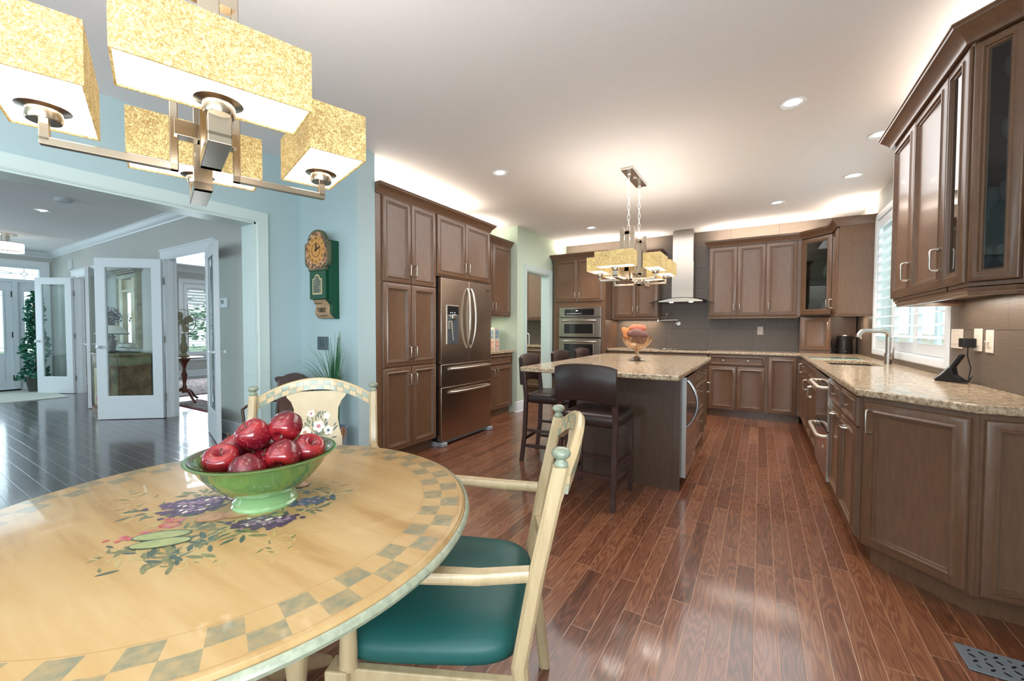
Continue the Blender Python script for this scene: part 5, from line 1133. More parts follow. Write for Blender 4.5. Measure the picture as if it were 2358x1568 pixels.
# ------------------------------------------------------------------ painted dining chairs
def mat_check_rail():
    m, t, b = nt('checked_rail_paint'); L = t.links; tc = N(t, 'ShaderNodeTexCoord'); sep = N(t, 'ShaderNodeSeparateXYZ'); L.new(tc.outputs['Object'], sep.inputs[0])
    x, z = sep.outputs[0], sep.outputs[2]
    arc = math_node(t, 'SUBTRACT', z, math_node(t, 'SUBTRACT', 0.989, math_node(t, 'MULTIPLY', math_node(t, 'MULTIPLY', x, x), 1.25)))   # <0 below the top arc
    row = math_node(t, 'FLOOR', math_node(t, 'DIVIDE', arc, 0.0235))
    seg = math_node(t, 'FLOOR', math_node(t, 'DIVIDE', x, 0.031))
    par = math_node(t, 'FRACT', math_node(t, 'MULTIPLY', math_node(t, 'ADD', math_node(t, 'ADD', seg, row), 200.0), 0.5))
    ok = math_node(t, 'MULTIPLY', math_node(t, 'GREATER_THAN', par, 0.25), math_node(t, 'LESS_THAN', arc, -0.0003))
    nz = N(t, 'ShaderNodeTexNoise', ins={'Scale': 35.0, 'Detail': 3.0}); L.new(tc.outputs['Object'], nz.inputs['Vector'])
    cr_ = ramp(t, [(0.35, srgb(136,152,132)), (0.65, srgb(176,172,148))]); L.new(nz.outputs['Fac'], cr_.inputs[0])
    mx = N(t, 'ShaderNodeMix', data_type='RGBA'); L.new(ok, mx.inputs[0]); mx.inputs[6].default_value = srgb(206,181,138); L.new(cr_.outputs[0], mx.inputs[7])
    def ln(v, w_): 
        f = math_node(t, 'FRACT', v); return math_node(t, 'LESS_THAN', math_node(t, 'MINIMUM', f, math_node(t, 'SUBTRACT', 1.0, f)), w_)
    l = math_node(t, 'MULTIPLY', math_node(t, 'MAXIMUM', ln(math_node(t, 'DIVIDE', x, 0.031), 0.03), ln(math_node(t, 'DIVIDE', arc, 0.0235), 0.035)), math_node(t, 'LESS_THAN', arc, 0.001))
    m2 = N(t, 'ShaderNodeMix', data_type='RGBA'); L.new(math_node(t, 'MULTIPLY', l, 0.6), m2.inputs[0]); L.new(mx.outputs[2], m2.inputs[6]); m2.inputs[7].default_value = srgb(110,86,56)
    L.new(m2.outputs[2], b.inputs['Base Color']); b.inputs['Roughness'].default_value = 0.38; b.inputs['Coat Weight'].default_value = 0.3
    return m
CHK = mat_check_rail()
FINM = plain('grey_green_finial', srgb(140,148,128), 0.3, nscale=40, namt=0.2, coat=0.4)
SPL = mat_wood('cream_splat_paint', srgb(204,182,144), srgb(216,197,162), (1.5,1.5,1.5), 0.4, 0.3, 8)
def dining_chair():
    # local frame: faces +y; back posts lean towards -y
    t = thing('dining_armchair', '', 'armchair')
    HW = 0.27
    def yb(z): return -0.20-0.10*max(0, (z-0.45)/0.5)**1.15
    for s in (-1, 1):
        mb = MB(); R = []
        for z, w_ in ((0,0.018),(0.2,0.020),(0.45,0.0215),(0.66,0.020),(0.93,0.017)):
            y = yb(z) if z > 0.45 else -0.20-0.05*(1-z/0.45)
            c = 0.006
            R.append([(s*HW+a*w_-(c if abs(b_) > 0.9 and abs(a) > 0.9 else 0)*a, y+b_*0.019, z) for a, b_ in ((-0.6,-1),(0.6,-1),(1,-0.6),(1,0.6),(0.6,1),(-0.6,1),(-1,0.6),(-1,-0.6))])
        mb.rings(R); p = mb.build('back_post', CREAM, t)
        y = yb(0.93)
        MB().lathe([(0.014,0.929),(0.0165,0.933),(0.0165,0.938),(0.012,0.943),(0.0115,0.947),(0.018,0.951),(0.0225,0.957),(0.0225,0.964),(0.018,0.971),(0.008,0.974)], (s*HW, y, 0), 20).build('finial', FINM, p, smooth=50)
        # front leg, turned
        MB().tube([(s*0.285,0.24,0),(s*0.285,0.24,0.05),(s*0.285,0.24,0.09),(s*0.285,0.24,0.14),(s*0.285,0.24,0.30),(s*0.285,0.24,0.345)], [0.016,0.022,0.014,0.022,0.028,0.020], 16).build('front_leg', CREAM, t, smooth=60)
        MB().box(s*0.285-0.028, s*0.285+0.028, 0.212, 0.268, 0.345, 0.425).build('leg_block', CREAM, t, bevel=0.004)
        # arm support: turned baluster
        MB().tube([(s*0.285,0.22,0.42),(s*0.285,0.22,0.435),(s*0.285,0.22,0.445),(s*0.285,0.22,0.50),(s*0.285,0.22,0.60),(s*0.285,0.22,0.655)], [0.024,0.021,0.022,0.020,0.0155,0.0135], 16).build('arm_post', CREAM, t, smooth=60)
        # arm
        mb = MB(); R = []
        for q, w_, dz in ((0.0,0.017,0),(0.25,0.018,-0.004),(0.55,0.022,-0.002),(0.8,0.030,0.002),(0.95,0.032,0.002),(1.0,0.022,0)):
            y = yb(0.66)+0.015+q*(0.255-yb(0.66)-0.015); x = s*(HW+0.0+0.030*math.sin(PI*min(1, q*0.9))); z = 0.655+dz+0.004*q
            R.append([(x+a*w_, y, z+b_) for a, b_ in ((-0.7,0),(0.7,0),(1,0.008),(1,0.020),(0.75,0.028),(-0.75,0.028),(-1,0.020),(-1,0.008))])
        mb.rings(R); mb.build('armrest', CREAM, t, smooth=35)
        MB().box(s*0.28-0.012, s*0.28+0.012, -0.20, 0.24, 0.345, 0.42).build('side_rail', CREAM, t, bevel=0.003)
    MB().box(-0.275, 0.275, 0.226, 0.254, 0.345, 0.42).build('front_rail', CREAM, t, bevel=0.003); MB().box(-0.265, 0.265, -0.214, -0.19, 0.345, 0.42).build('rear_rail', CREAM, t, bevel=0.003)
    # upholstered seat
    mb = MB(); L_ = []
    def ring(d, z):
        P = []
        for k in range(40):
            q = 2*PI*k/40; cx = math.copysign(abs(math.cos(q))**0.42, math.cos(q)); sy = math.copysign(abs(math.sin(q))**0.42, math.sin(q))
            yy = 0.035+(0.245-d)*sy; ww = (0.285-d)*(0.90+0.10*(yy+0.2)/0.45); P.append((ww*cx, yy, z))
        return P
    for d, z in ((0.018,0.415),(0.004,0.425),(-0.002,0.445),(0.004,0.465),(0.022,0.482),(0.055,0.494),(0.11,0.500),(0.18,0.503)): L_.append(ring(d, z))
    mb.rings(L_); mb.build('seat_cushion', TEAL, t, smooth='full')
    # crest rail: arched, bowed backwards, with checks
    mb = MB(); R = []; n = 28
    for i in range(n+1):
        x = -HW+0.012+(2*HW-0.024)*i/n; q = x/HW; zt = 0.998-1.25*x*x; zb = 0.942-1.25*x*x
        bow = 0.055*(1-q*q)
        y0 = yb(0.93)-bow
        R.append([(x, y0-0.012, zb), (x, y0+0.010, zb), (x, y0+0.006, zt-0.004), (x, y0, zt+0.002), (x, y0-0.010, zt), (x, y0-0.018, zt-0.008)])
    mb.rings(R); mb.build('crest_rail', CHK, t, smooth=30)
    mb = MB(); R = []
    for i in range(9):
        x = -HW+0.012+(2*HW-0.024)*i/8; bow = 0.03*(1-(x/HW)**2); R.append([(x, yb(0.56)-bow-0.009, 0.53), (x, yb(0.56)-bow+0.009, 0.53), (x, yb(0.56)-bow+0.009, 0.575), (x, yb(0.56)-bow-0.009, 0.575)])
    mb.rings(R); mb.build('lower_back_rail', CREAM, t)
    # vase-shaped splat with painted flowers
    half = [(0.128,0.932),(0.138,0.920),(0.135,0.908),(0.115,0.885),(0.101,0.85),(0.100,0.80),(0.110,0.75),(0.122,0.71),(0.124,0.67),(0.115,0.62),(0.10,0.57)]
    def ys(x, z): return (yb(z)-0.055*(1-(x/HW)**2)*min(1, (z-0.50)/0.4)-0.002)
    mb = MB(); cols = 8; rows = half
    G1 = []; G2 = []
    for hw_, z in rows:
        G1.append([mb.v((-hw_+2*hw_*k/cols, ys(-hw_+2*hw_*k/cols, z)+0.006, z)) for k in range(cols+1)]); G2.append([mb.v((-hw_+2*hw_*k/cols, ys(-hw_+2*hw_*k/cols, z)-0.006, z)) for k in range(cols+1)])
    for i in range(len(rows)-1):
        for k in range(cols):
            mb.f([G1[i][k], G1[i+1][k], G1[i+1][k+1], G1[i][k+1]]); mb.f([G2[i][k], G2[i][k+1], G2[i+1][k+1], G2[i+1][k]])
        mb.f([G1[i][0], G2[i][0], G2[i+1][0], G1[i+1][0]]); mb.f([G1[i][cols], G1[i+1][cols], G2[i+1][cols], G2[i][cols]])
    for G in (0, -1):
        for k in range(cols): mb.f([G1[G][k], G1[G][k+1], G2[G][k+1], G2[G][k]])
    rnd = random.Random(5)
    def fblob(cx, cz, a, b_, rot, lift, mat, pointed=False, n=12):
        mb.mi = 1+PK.index(mat); P = []
        for k in range(n):
            q = 2*PI*k/n; u = a*math.cos(q); v = b_*math.sin(q)*(abs(math.sin(q))**0.6 if pointed else 1)
            x = cx+u*math.cos(rot)-v*math.sin(rot); z = cz+u*math.sin(rot)+v*math.cos(rot); P.append(mb.v((x, ys(x, z)+0.0064+lift, z)))
        mb.f(P)
    for k in range(80):
        a = rnd.gauss(PI/2, 1.0); d = rnd.uniform(0.0, 0.105); fblob(0.0+d*math.cos(a)*1.0, 0.735+d*math.sin(a)*1.15-0.02, rnd.uniform(0.010,0.018), 0.004, a+rnd.uniform(-0.5,0.5), 0.0002+rnd.random()*0.0003, rnd.choice(['leaf','dleaf','leaf','dleaf','wisp']), True, 8)
    for fx, fz, r, pet, cen in ((0.047,0.741,0.026,'white','rust'),(-0.013,0.766,0.027,'white','pink'),(-0.058,0.745,0.021,'white','blue'),(0.076,0.785,0.017,'white','lilac'),(0.024,0.826,0.017,'white','pink'),(-0.048,0.813,0.017,'white','white')):
        for k in range(5): a = 2*PI*k/5+fx*40; fblob(fx+0.55*r*math.cos(a), fz+0.55*r*math.sin(a), r*0.52, r*0.45, a, 0.0006, pet)
        fblob(fx, fz, r*0.36, r*0.33, 0, 0.0009, cen)
    mb.build('splat', [SPL]+[PG[k] for k in PK], t, smooth=25)
    return t
ch = dining_chair()
# chair A beyond the table, chair B on the right with its back to the kitchen
def place(c, p1, p2, lab):      # p1,p2: finial positions left/right seen from behind
    mx_, my_ = (p1[0]+p2[0])/2, (p1[1]+p2[1])/2; d = Vector((TC[0]-mx_, TC[1]-my_)); u = Vector((p2[0]-p1[0], p2[1]-p1[1])); nrm = Vector((-u.y, u.x)).normalized()
    if nrm.dot(d) < 0: nrm = -nrm
    rz = math.atan2(nrm.y, nrm.x)-PI/2
    off = 0.296
    c.location = (mx_+nrm.x*off, my_+nrm.y*off, 0); c.rotation_euler = (0, 0, rz); tag(c, lab, 'armchair', 'painted armchairs around the dining table')
place(ch, (-2.055,1.03), (-1.69,1.435), 'cream painted armchair beyond the table, its flower-painted back facing the camera')
c2 = copy_tree(ch)
place(c2, (-0.390,0.871), (-0.624,1.366), 'cream painted armchair with teal seat at the right side of the table')

# ------------------------------------------------------------------ wall clock
GC = plain('clock_dark_green', srgb(10,74,48), 0.4); OLV = plain('clock_olive_edge', srgb(88,92,66), 0.45); PCH = plain('clock_parchment', srgb(176,146,112), 0.55, nscale=30, namt=0.15)
t = thing('wall_clock', 'green wall clock with arched painted dial hanging between the opening and the cabinets', 'clock', (-3.28, 2.299, 1.33))
mb = MB(); mb.box(-0.115, 0.14, -0.088, 0, 0.17, 0.67); mb.box(0.10, 0.14, -0.016, 0, 0.0, 0.17)
R = []
for i in range(9):
    q = i/8; R.append([(-0.08, -0.100+0.075*q+0.018*math.sin(2*PI*q), 0.17-0.168*q), (0.138, -0.100+0.075*q+0.018*math.sin(2*PI*q), 0.17-0.168*q), (0.138, 0, 0.17-0.168*q), (-0.08, 0, 0.17-0.168*q)])
mb.rings(R); mb.build('case', GC, t)
def arch(w, zb, zs, zt, n=16, notch=0.05):
    P = [(-w+notch, zb), (w-notch, zb)]
    for i in range(5): q = i/4*PI/2; P.append((w-notch*math.cos(q) if False else w-notch*(1-math.sin(q)), zb+0.03+notch*(1-math.cos(q))))
    P += [(w, zs), (w-0.035, zs+0.005)]
    for i in range(n+1): q = PI*i/n; P.append(((w-0.04)*math.cos(q), zs+0.01+(zt-zs-0.01)*math.sin(q)))
    P += [(-w+0.035, zs+0.005), (-w, zs)]
    for i in range(5): q = (1-i/4)*PI/2; P.append((-w+notch*(1-math.sin(q)), zb+0.03+notch*(1-math.cos(q))))
    return P
dd = MB().plate(arch(0.165, 0.415, 0.655, 0.765), -0.120, -0.088).build('dial_board', OLV, t, bevel=0.003)
def mat_dial():
    m, t_, b = nt('painted_dial'); L = t_.links; tc = N(t_, 'ShaderNodeTexCoord'); sep = N(t_, 'ShaderNodeSeparateXYZ'); L.new(tc.outputs['Object'], sep.inputs[0])
    x, z = sep.outputs[0], math_node(t_, 'SUBTRACT', sep.outputs[2], 0.59)
    r = math_node(t_, 'SQRT', math_node(t_, 'ADD', math_node(t_, 'MULTIPLY', x, x), math_node(t_, 'MULTIPLY', z, z)))
    nz = N(t_, 'ShaderNodeTexNoise', ins={'Scale': 45.0, 'Detail': 3.0}); L.new(tc.outputs['Object'], nz.inputs['Vector'])
    fl = ramp(t_, [(0.40, srgb(66,58,48)), (0.50, srgb(168,104,60)), (0.60, srgb(206,168,130))]); L.new(nz.outputs['Fac'], fl.inputs[0])
    mx = N(t_, 'ShaderNodeMix', data_type='RGBA'); L.new(math_node(t_, 'GREATER_THAN', math_node(t_, 'ADD', r, math_node(t_, 'MULTIPLY', nz.outputs['Fac'], 0.03)), 0.132), mx.inputs[0]); mx.inputs[6].default_value = srgb(206,146,70); L.new(fl.outputs[0], mx.inputs[7])
    L.new(mx.outputs[2], b.inputs['Base Color']); b.inputs['Roughness'].default_value = 0.5; return m
MB().plate(arch(0.148, 0.432, 0.645, 0.748), -0.1225, -0.120).build('dial', mat_dial(), dd)
INK = plain('dark_ink', srgb(52,38,24), 0.6)
RX = Matrix.Rotation(PI/2, 4, 'X')
for k, s in enumerate(('XII','I','II','III','IIII','V','VI','VII','VIII','IX','X','XI')):
    a = -2*PI*k/12
    text_mesh('numeral', s, 0.030, INK, dd, Matrix.Translation((-0.098*math.sin(a), -0.1235, 0.59+0.098*math.cos(a))) @ Matrix.Rotation(-a, 4, 'Y') @ RX)
MB().tube([(0.058*math.cos(2*PI*i/32), -0.123, 0.59+0.058*math.sin(2*PI*i/32)) for i in range(32)], 0.0022, 4, closed=True).build('chapter_ring', INK, dd)
for a, L_ in ((0.12, 0.065), (1.18, 0.07)):
    mb = MB(); mb.T = Matrix.Translation((0,-0.127,0.59)) @ Matrix.Rotation(a, 4, 'Y'); mb.plate([(-0.006,-0.012),(0.006,-0.012),(0.004,0.02),(0.009,0.03),(0.0,L_),(-0.009,0.03),(-0.004,0.02)], -0.001, 0.001); mb.build('clock_hand', BLACK, dd)
bd = MB().box(-0.112, 0.112, -0.112, -0.088, 0.17, 0.415).build('pendulum_box', GC, t, bevel=0.004)
wp = [(-0.065,0.21),(0.065,0.21),(0.065,0.345),(0.04,0.35),(0.025,0.375),(0.0,0.385),(-0.025,0.375),(-0.04,0.35),(-0.065,0.345)]
MB().plate(wp, -0.116, -0.112).build('window_moulding', plain('cream_moulding', srgb(200,186,140), 0.5), bd); MB().plate([(x*0.80, 0.222+(z-0.21)*0.86) for x, z in wp], -0.1175, -0.116).build('painted_window', plain('painted_posy', srgb(104,108,92), 0.5, nscale=70, namt=0.9), bd)
mb = MB(); R = []
for i in range(9):
    q = i/8; z = 0.165-0.16*q; y = -0.104+0.075*q+0.018*math.sin(2*PI*q); w0 = 0.088+0.022*q
    R.append([(-w0, y, z), (w0, y, z), (w0, y+0.004, z), (-w0, y+0.004, z)])
mb.rings(R); sc = mb.build('scroll', PCH, t, smooth=30)
text_mesh('year_lettering', '1887', 0.062, INK, sc, Matrix.Translation((0.0,-0.0775,0.075)) @ Matrix.Rotation(0.30, 4, 'X') @ RX, 0.0012)
for zz, yy, tl in ((0.028,-0.0545,0.45),(0.132,-0.1075,0.10)):
    mb = MB(); mb.T = Matrix.Translation((0.0, yy, zz)) @ Matrix.Rotation(tl, 4, 'X'); mb.tube([(-0.055+0.11*i/44, 0.0, 0.007*math.sin(i*1.9)*(0.6+0.4*math.sin(i*0.7))) for i in range(45)], 0.0013, 4); mb.build('small_lettering', INK, sc)
t = thing('switch_plate', 'grey metal triple switch plate under the green wall clock', 'light switch', (-3.45, 2.299, 1.053)); GP_ = plain('pewter_plate', srgb(96,108,114), 0.35, 0.4)
MB().box(0, 0.155, -0.006, 0, 0, 0.12).build('plate', GP_, t, bevel=0.002)
for k in range(3): MB().box(0.022+k*0.041, 0.05+k*0.041, -0.010, -0.006, 0.028, 0.092).build('rocker', GP_, t, bevel=0.001)

# ------------------------------------------------------------------ antique chair in the corner
def antique():
    t = thing('antique_chair', 'small dark wooden chair with a nail-studded leather back in the corner by the opening', 'chair', (-3.33, 1.86, 0), math.radians(-166.7))
    DW = mat_wood('dark_walnut', srgb(52,30,24), srgb(84,50,38), (4,4,0.6), 0.35, 0.4, 20); LP = plain('tooled_leather', srgb(92,62,52), 0.5, nscale=90, namt=0.15, bump=0.3)
    for s in (-1, 1):
        MB().tube([(s*0.17,-0.16,0),(s*0.17,-0.15,0.25),(s*0.17,-0.15,0.45),(s*0.17,-0.18,0.80)], 0.017, 8).build('back_post', DW, t); MB().tube([(s*0.18,0.17,0),(s*0.18,0.17,0.25),(s*0.18,0.17,0.41)], [0.014,0.022,0.018], 10).build('front_leg', DW, t)
        MB().tube([(s*0.19,-0.15,0.63),(s*0.22,0.05,0.64),(s*0.22,0.13,0.60),(s*0.21,0.12,0.43)], 0.012, 8).build('arm', DW, t, smooth=50); MB().box(s*0.17-0.009, s*0.17+0.009, -0.15, 0.17, 0.16, 0.19).build('stretcher', DW, t)
    MB().box(-0.21, 0.21, -0.17, 0.20, 0.415, 0.435).build('seat', DW, t, bevel=0.006)
    MB().box(-0.155, 0.155, -0.178, -0.150, 0.50, 0.53).build('lower_rail', DW, t)
    P = [(-0.155,0.53),(0.155,0.53),(0.155,0.76),(0.13,0.785),(0,0.80),(-0.13,0.785),(-0.155,0.76)]
    p = MB().plate(P, -0.172, -0.152).build('leather_panel', LP, t)
    NB = plain('brass_nail', srgb(214,196,150), 0.3, 0.9)
    for i in range(10):
        for z in (0.55, 0.772): MB().sphere((-0.135+0.03*i, -0.150, z+(0.01 if z > 0.7 and 2 < i < 7 else 0)), 0.0035, 8).build('nail_head', NB, p)
    P = [(-0.21,0.80),(-0.19,0.78),(-0.15,0.775),(0,0.80),(0.15,0.775),(0.19,0.78),(0.21,0.80),(0.215,0.82),(0.19,0.832),(0.12,0.838),(0.07,0.86),(0,0.872),(-0.07,0.86),(-0.12,0.838),(-0.19,0.832),(-0.215,0.82)]
    MB().plate(P, -0.195, -0.165).build('crest', DW, t, bevel=0.004)
antique()

# ------------------------------------------------------------------ potted grass
t = thing('potted_grass', 'tall artificial grass in a blue-grey tin bucket in the corner under the clock', 'plant', (-2.99, 2.13, 0))
BK = plain('blue_grey_bucket', srgb(142,164,182), 0.5, nscale=40, namt=0.1, stretch=(1,1,0.1))
MB().lathe([(0.075,0),(0.10,0.42),(0.104,0.425),(0.104,0.435),(0.098,0.435),(0.095,0.40),(0.02,0.40)]).build('bucket', BK, t, smooth=40)
tw = MB(); rnd = random.Random(9)
for k in range(14): a = rnd.uniform(-0.6,0.6); tw.tube([(0.10,0.0,0.43),(0.125+rnd.uniform(-.01,.01),a*0.03,0.45),(0.13+rnd.uniform(-.015,.015),a*0.05,0.40-rnd.uniform(0,0.05))], 0.002, 4)
tag(tw.build('twine_tuft', plain('raffia', srgb(176,128,92), 0.8), t), kind='stuff')
GR1 = plain('grass_green', srgb(44,104,68), 0.5, nscale=14, namt=0.25); GR2 = plain('grass_pale', srgb(160,178,150), 0.5)
def blades(nm, n, mat, w0, lean, hmin, hmax, thin=False):
    mb = MB()
    for k in range(n):
        a = rnd.uniform(0, 2*PI); r0 = rnd.uniform(0, 0.045); h = rnd.uniform(hmin, hmax); ln = lean*rnd.uniform(0.3, 1.0); w_ = w0*rnd.uniform(0.7,1.2); d = (math.cos(a), math.sin(a))
        if d[1] > 0: ln *= 0.22
        if d[0] > 0.3: ln *= 0.5
        R = []
        for i in range(9):
            q = i/8; rr = r0+ln*q**2.6; z = 0.40+h*(q-0.30*(ln/0.45)*q**3.4); ww = max(0.0004, w_*(1-q)**0.6)
            cx, cy = rr*d[0], rr*d[1]; R.append([(cx-d[1]*ww, cy+d[0]*ww, z), (cx+d[0]*0.0012, cy+d[1]*0.0012, z+0.0006), (cx+d[1]*ww, cy-d[0]*ww, z), (cx-d[0]*0.0006, cy-d[1]*0.0006, z-0.0006)])
        mb.rings(R)
    o = mb.build(nm, mat, t); tag(o, kind='stuff'); return o
blades('leaf_blades', 120, GR1, 0.0060, 0.40, 0.45, 0.85); blades('seed_wisps', 40, GR2, 0.0016, 0.62, 0.65, 0.92)

# ------------------------------------------------------------------ foyer doors
HGM = plain('satin_hinge', srgb(150,150,146), 0.3, 0.9); KNB = plain('crystal_knob', srgb(226,230,232), 0.1, 0.2)
def french(label, hinge, ang, W=0.80, H=2.175):
    t = thing('french_door', label, 'door', (hinge[0], hinge[1], 0.008), ang)
    s, br, tr = 0.115, 0.30, 0.115
    mb = MB(); T = 0.02
    prof_in = [(0,T),(0.008,T-0.004),(0.014,0.004)]
    mb.box(0, s, -T, T, 0, H); mb.box(W-s, W, -T, T, 0, H); mb.box(s, W-s, -T, T, 0, br); mb.box(s, W-s, -T, T, H-tr, H)
    mb.build('door_frame', WHITE, t)
    mb = MB()
    for sd in (-1, 1):
        R = []
        for i, o in ((0,T),(0.006,T*0.9),(0.014,0.006)): R.append([(s+i, sd*o, br+i), (W-s-i, sd*o, br+i), (W-s-i, sd*o, H-tr-i), (s+i, sd*o, H-tr-i)])
        mb.rings(R, True, False)
    mb.build('glazing_bead', WHITE, t)
    MB().box(s, W-s, -0.003, 0.003, br, H-tr).build('glass_pane', GLASS, t)
    for z in (0.28, 1.08, 1.88): MB().box(-0.018, 0.03, -T-0.004, -T+0.002, z-0.05, z+0.05).build('hinge', HGM, t, bevel=0.002)
    for sd in (-1, 1):
        mb = MB(); mb.tube([(W-0.055,sd*T,0.98),(W-0.055,sd*(T+0.004),0.98),(W-0.055,sd*(T+0.03),0.98),(W-0.055,sd*(T+0.04),0.98),(W-0.055,sd*(T+0.055),0.98),(W-0.055,sd*(T+0.06),0.98)], [0.026,0.024,0.010,0.022,0.026,0.012], 16); mb.build('door_knob', KNB, t, smooth=50)
def toward(h, f): return math.atan2(f[1]-h[1], f[0]-h[0])
french('white glass-panel door, largest in view, standing open in front of the painted chest', (-7.03,2.37), toward((-7.03,2.37),(-7.68,1.84)))
french('white glass-panel door swung open toward the thermostat wall, seen nearly edge-on', (-5.73,2.375), toward((-5.73,2.375),(-4.91,2.125)), 0.83)
french('white glass-panel door farthest away, in front of the ivy plant', (-11.10,2.38), toward((-11.10,2.38),(-11.70,2.04)), 0.70)
french('white glass-panel door seen edge-on just left of the painted chest', (-9.52,2.38), toward((-9.52,2.38),(-8.80,2.045)), 0.79)

# front door wall (door, sidelight, transom)
t = bpy.data.objects.new('door_1', None); COL.objects.link(t); t.location = (-12.6, 0, 0); t['kind'] = 'structure'
FD = plain('front_door_white', srgb(222,230,236), 0.4)
mb = MB(); casing(mb, 'X', 0.0, -0.14, 2.27, 2.47, 1, 0.11); mb.build('casing', WHITE, t, smooth=30)
mb = MB()
for a, b, z0, z1 in ((-0.2,-0.1,0,2.5),(2.25,2.30,0,2.5),(0.42,0.50,0,2.14),(1.88,1.95,0,2.14),(-0.1,2.25,2.14,2.20),(-0.1,2.25,2.43,2.52),(-0.1,2.25,0,0.03)): mb.box(-0.12, -0.0, a, b, z0, z1)
mb.build('jamb_frame', FD, t)
def lead(mb, pts, r=0.004): mb.tube(pts, r, 5, closed=False)
LEAD = plain('lead_came', srgb(92,104,112), 0.5)
for a, b, nm in ((1.95,2.25,'sidelight'),(-0.1,0.42,'sidelight'),(0.50,1.88,'front_door_slab')):
    w_ = b-a; m_ = 0.075 if nm == 'sidelight' else 0.13
    if nm == 'sidelight': g0, g1, gz0, gz1 = a+0.085, b-0.03, 0.74, 1.96
    else: g0, g1, gz0, gz1 = a+0.14, b-0.12, 0.74, 1.96
    mb = MB(); mb.box(-0.08, -0.04, a+0.002, g0, 0.03, 2.135); mb.box(-0.08, -0.04, g1, b-0.002, 0.03, 2.135); mb.box(-0.08, -0.04, g0, g1, 0.03, gz0); mb.box(-0.08, -0.04, g0, g1, gz1, 2.135)
    mb.box(-0.04, -0.028, g0, g1, 0.20, 0.60)
    for q in ((g0-0.02,g0),(g1,g1+0.02)): mb.box(-0.04, -0.028, q[0], q[1], gz0-0.02, gz1+0.02)
    mb.box(-0.04, -0.028, g0, g1, gz1, gz1+0.02); mb.box(-0.04, -0.028, g0, g1, gz0-0.02, gz0)
    p = mb.build(nm, FD, t); MB().box(-0.064, -0.060, g0, g1, gz0, gz1).build('leaded_glass', GLASS, p)
    mb = MB(); c = (g0+g1)/2; hw = (g1-g0)/2
    for sc_, z0, z1 in ((0.30,1.68,1.84),(0.62,1.22,1.62),(0.35,0.95,1.20)):
        for sg in (-1, 1): lead(mb, [(-0.058, c+sg*sc_*hw*math.sin(PI*i/12), z0+(z1-z0)*i/12) for i in range(13)])
    lead(mb, [(-0.058,c,1.84),(-0.058,c,1.96)]); lead(mb, [(-0.058,c,0.74),(-0.058,c,0.95)])
    for sg in (-1, 1): lead(mb, [(-0.058, c+sg*hw*0.8*math.sin(PI*0.5*i/10), 1.70-0.28*(i/10)**2) for i in range(11)]); lead(mb, [(-0.058, c+sg*hw*0.8*math.sin(PI*0.5*i/10), 1.16-0.05*i/10+0.12*math.sin(PI*i/10)) for i in range(11)])
    lead(mb, [(-0.058,g0,0.84),(-0.058,g1,0.84)]); lead(mb, [(-0.058,g0,1.87),(-0.058,g1,1.87)])
    mb.build('lead_pattern', LEAD, p)
for z in (0.25, 1.10, 1.90): MB().box(-0.04, -0.02, 1.865, 1.885, z-0.055, z+0.055).build('hinge', plain('dark_hinge', srgb(70,66,62), 0.4, 0.8) if z < 1 else bpy.data.materials['dark_hinge'], t)
p = MB().box(-0.064, -0.060, -0.1, 2.25, 2.20, 2.43).build('transom_glass', GLASS, t)
mb = MB()
for y in (0.1, 0.75, 1.40, 2.05): mb.tube([(-0.058,y-0.05,2.315),(-0.058,y,2.36),(-0.058,y+0.05,2.315),(-0.058,y,2.27)], 0.005, 5, closed=True)
lead(mb, [(-0.058,-0.1,2.315),(-0.058,2.25,2.315)], 0.003)
for y in (0.1,1.4,2.05): lead(mb, [(-0.058,y,2.36),(-0.058,y,2.43)], 0.003); lead(mb, [(-0.058,y,2.20),(-0.058,y,2.27)], 0.003)
for sg in (-1, 1): lead(mb, [(-0.058, 1.45+0.45*i/12, 2.315+sg*0.04*math.sin(PI*i/12)) for i in range(13)], 0.003)
mb.build('lead_pattern', LEAD, p)
MB().box(-0.10, 0.03, 0.5, 1.95, 0.0, 0.028).build('threshold', BLACK, t)

# ivy
t = thing('ivy_plant', 'tall green ivy tree beside the front door sidelight', 'plant', (-12.05, 2.07, 0.012))
MB().lathe([(0.11,0),(0.15,0.26),(0.16,0.27),(0.15,0.28),(0.02,0.25)]).build('pot', plain('dark_pot', srgb(70,74,70), 0.5), t, smooth=40)
MB().tube([(0,0,0.2),(0.02,0.01,0.8),(0,0,1.7)], 0.02, 8).build('stem', STM, t)
mb = MB(); rnd = random.Random(21)
for k in range(620):
    z = rnd.uniform(0.22, 1.92); R_ = (0.24-0.16*(z-0.22)/1.7)*(1+0.25*math.sin(z*9)); a = rnd.uniform(0, 2*PI); r = R_*math.sqrt(rnd.random()); c = Vector((r*math.cos(a), r*math.sin(a), z))
    mb.T = Matrix.Translation(c) @ Matrix.Rotation(rnd.uniform(0, 2*PI), 4, 'Z') @ Matrix.Rotation(rnd.uniform(-1.2, 1.2), 4, 'X') @ Matrix.Rotation(rnd.uniform(-1, 1), 4, 'Y'); s = rnd.uniform(0.03, 0.055)
    mb.f([mb.v(p) for p in ((0,-s,0),(s*0.7,-s*0.55,0.004),(s*0.45,0,0.002),(s*0.75,s*0.5,0.006),(0,s*1.1,0),(-s*0.75,s*0.5,0.006),(-s*0.45,0,0.002),(-s*0.7,-s*0.55,0.004))])
mb.build('leaves', plain('ivy_green', srgb(48,112,88), 0.5, nscale=9, namt=0.4), t)

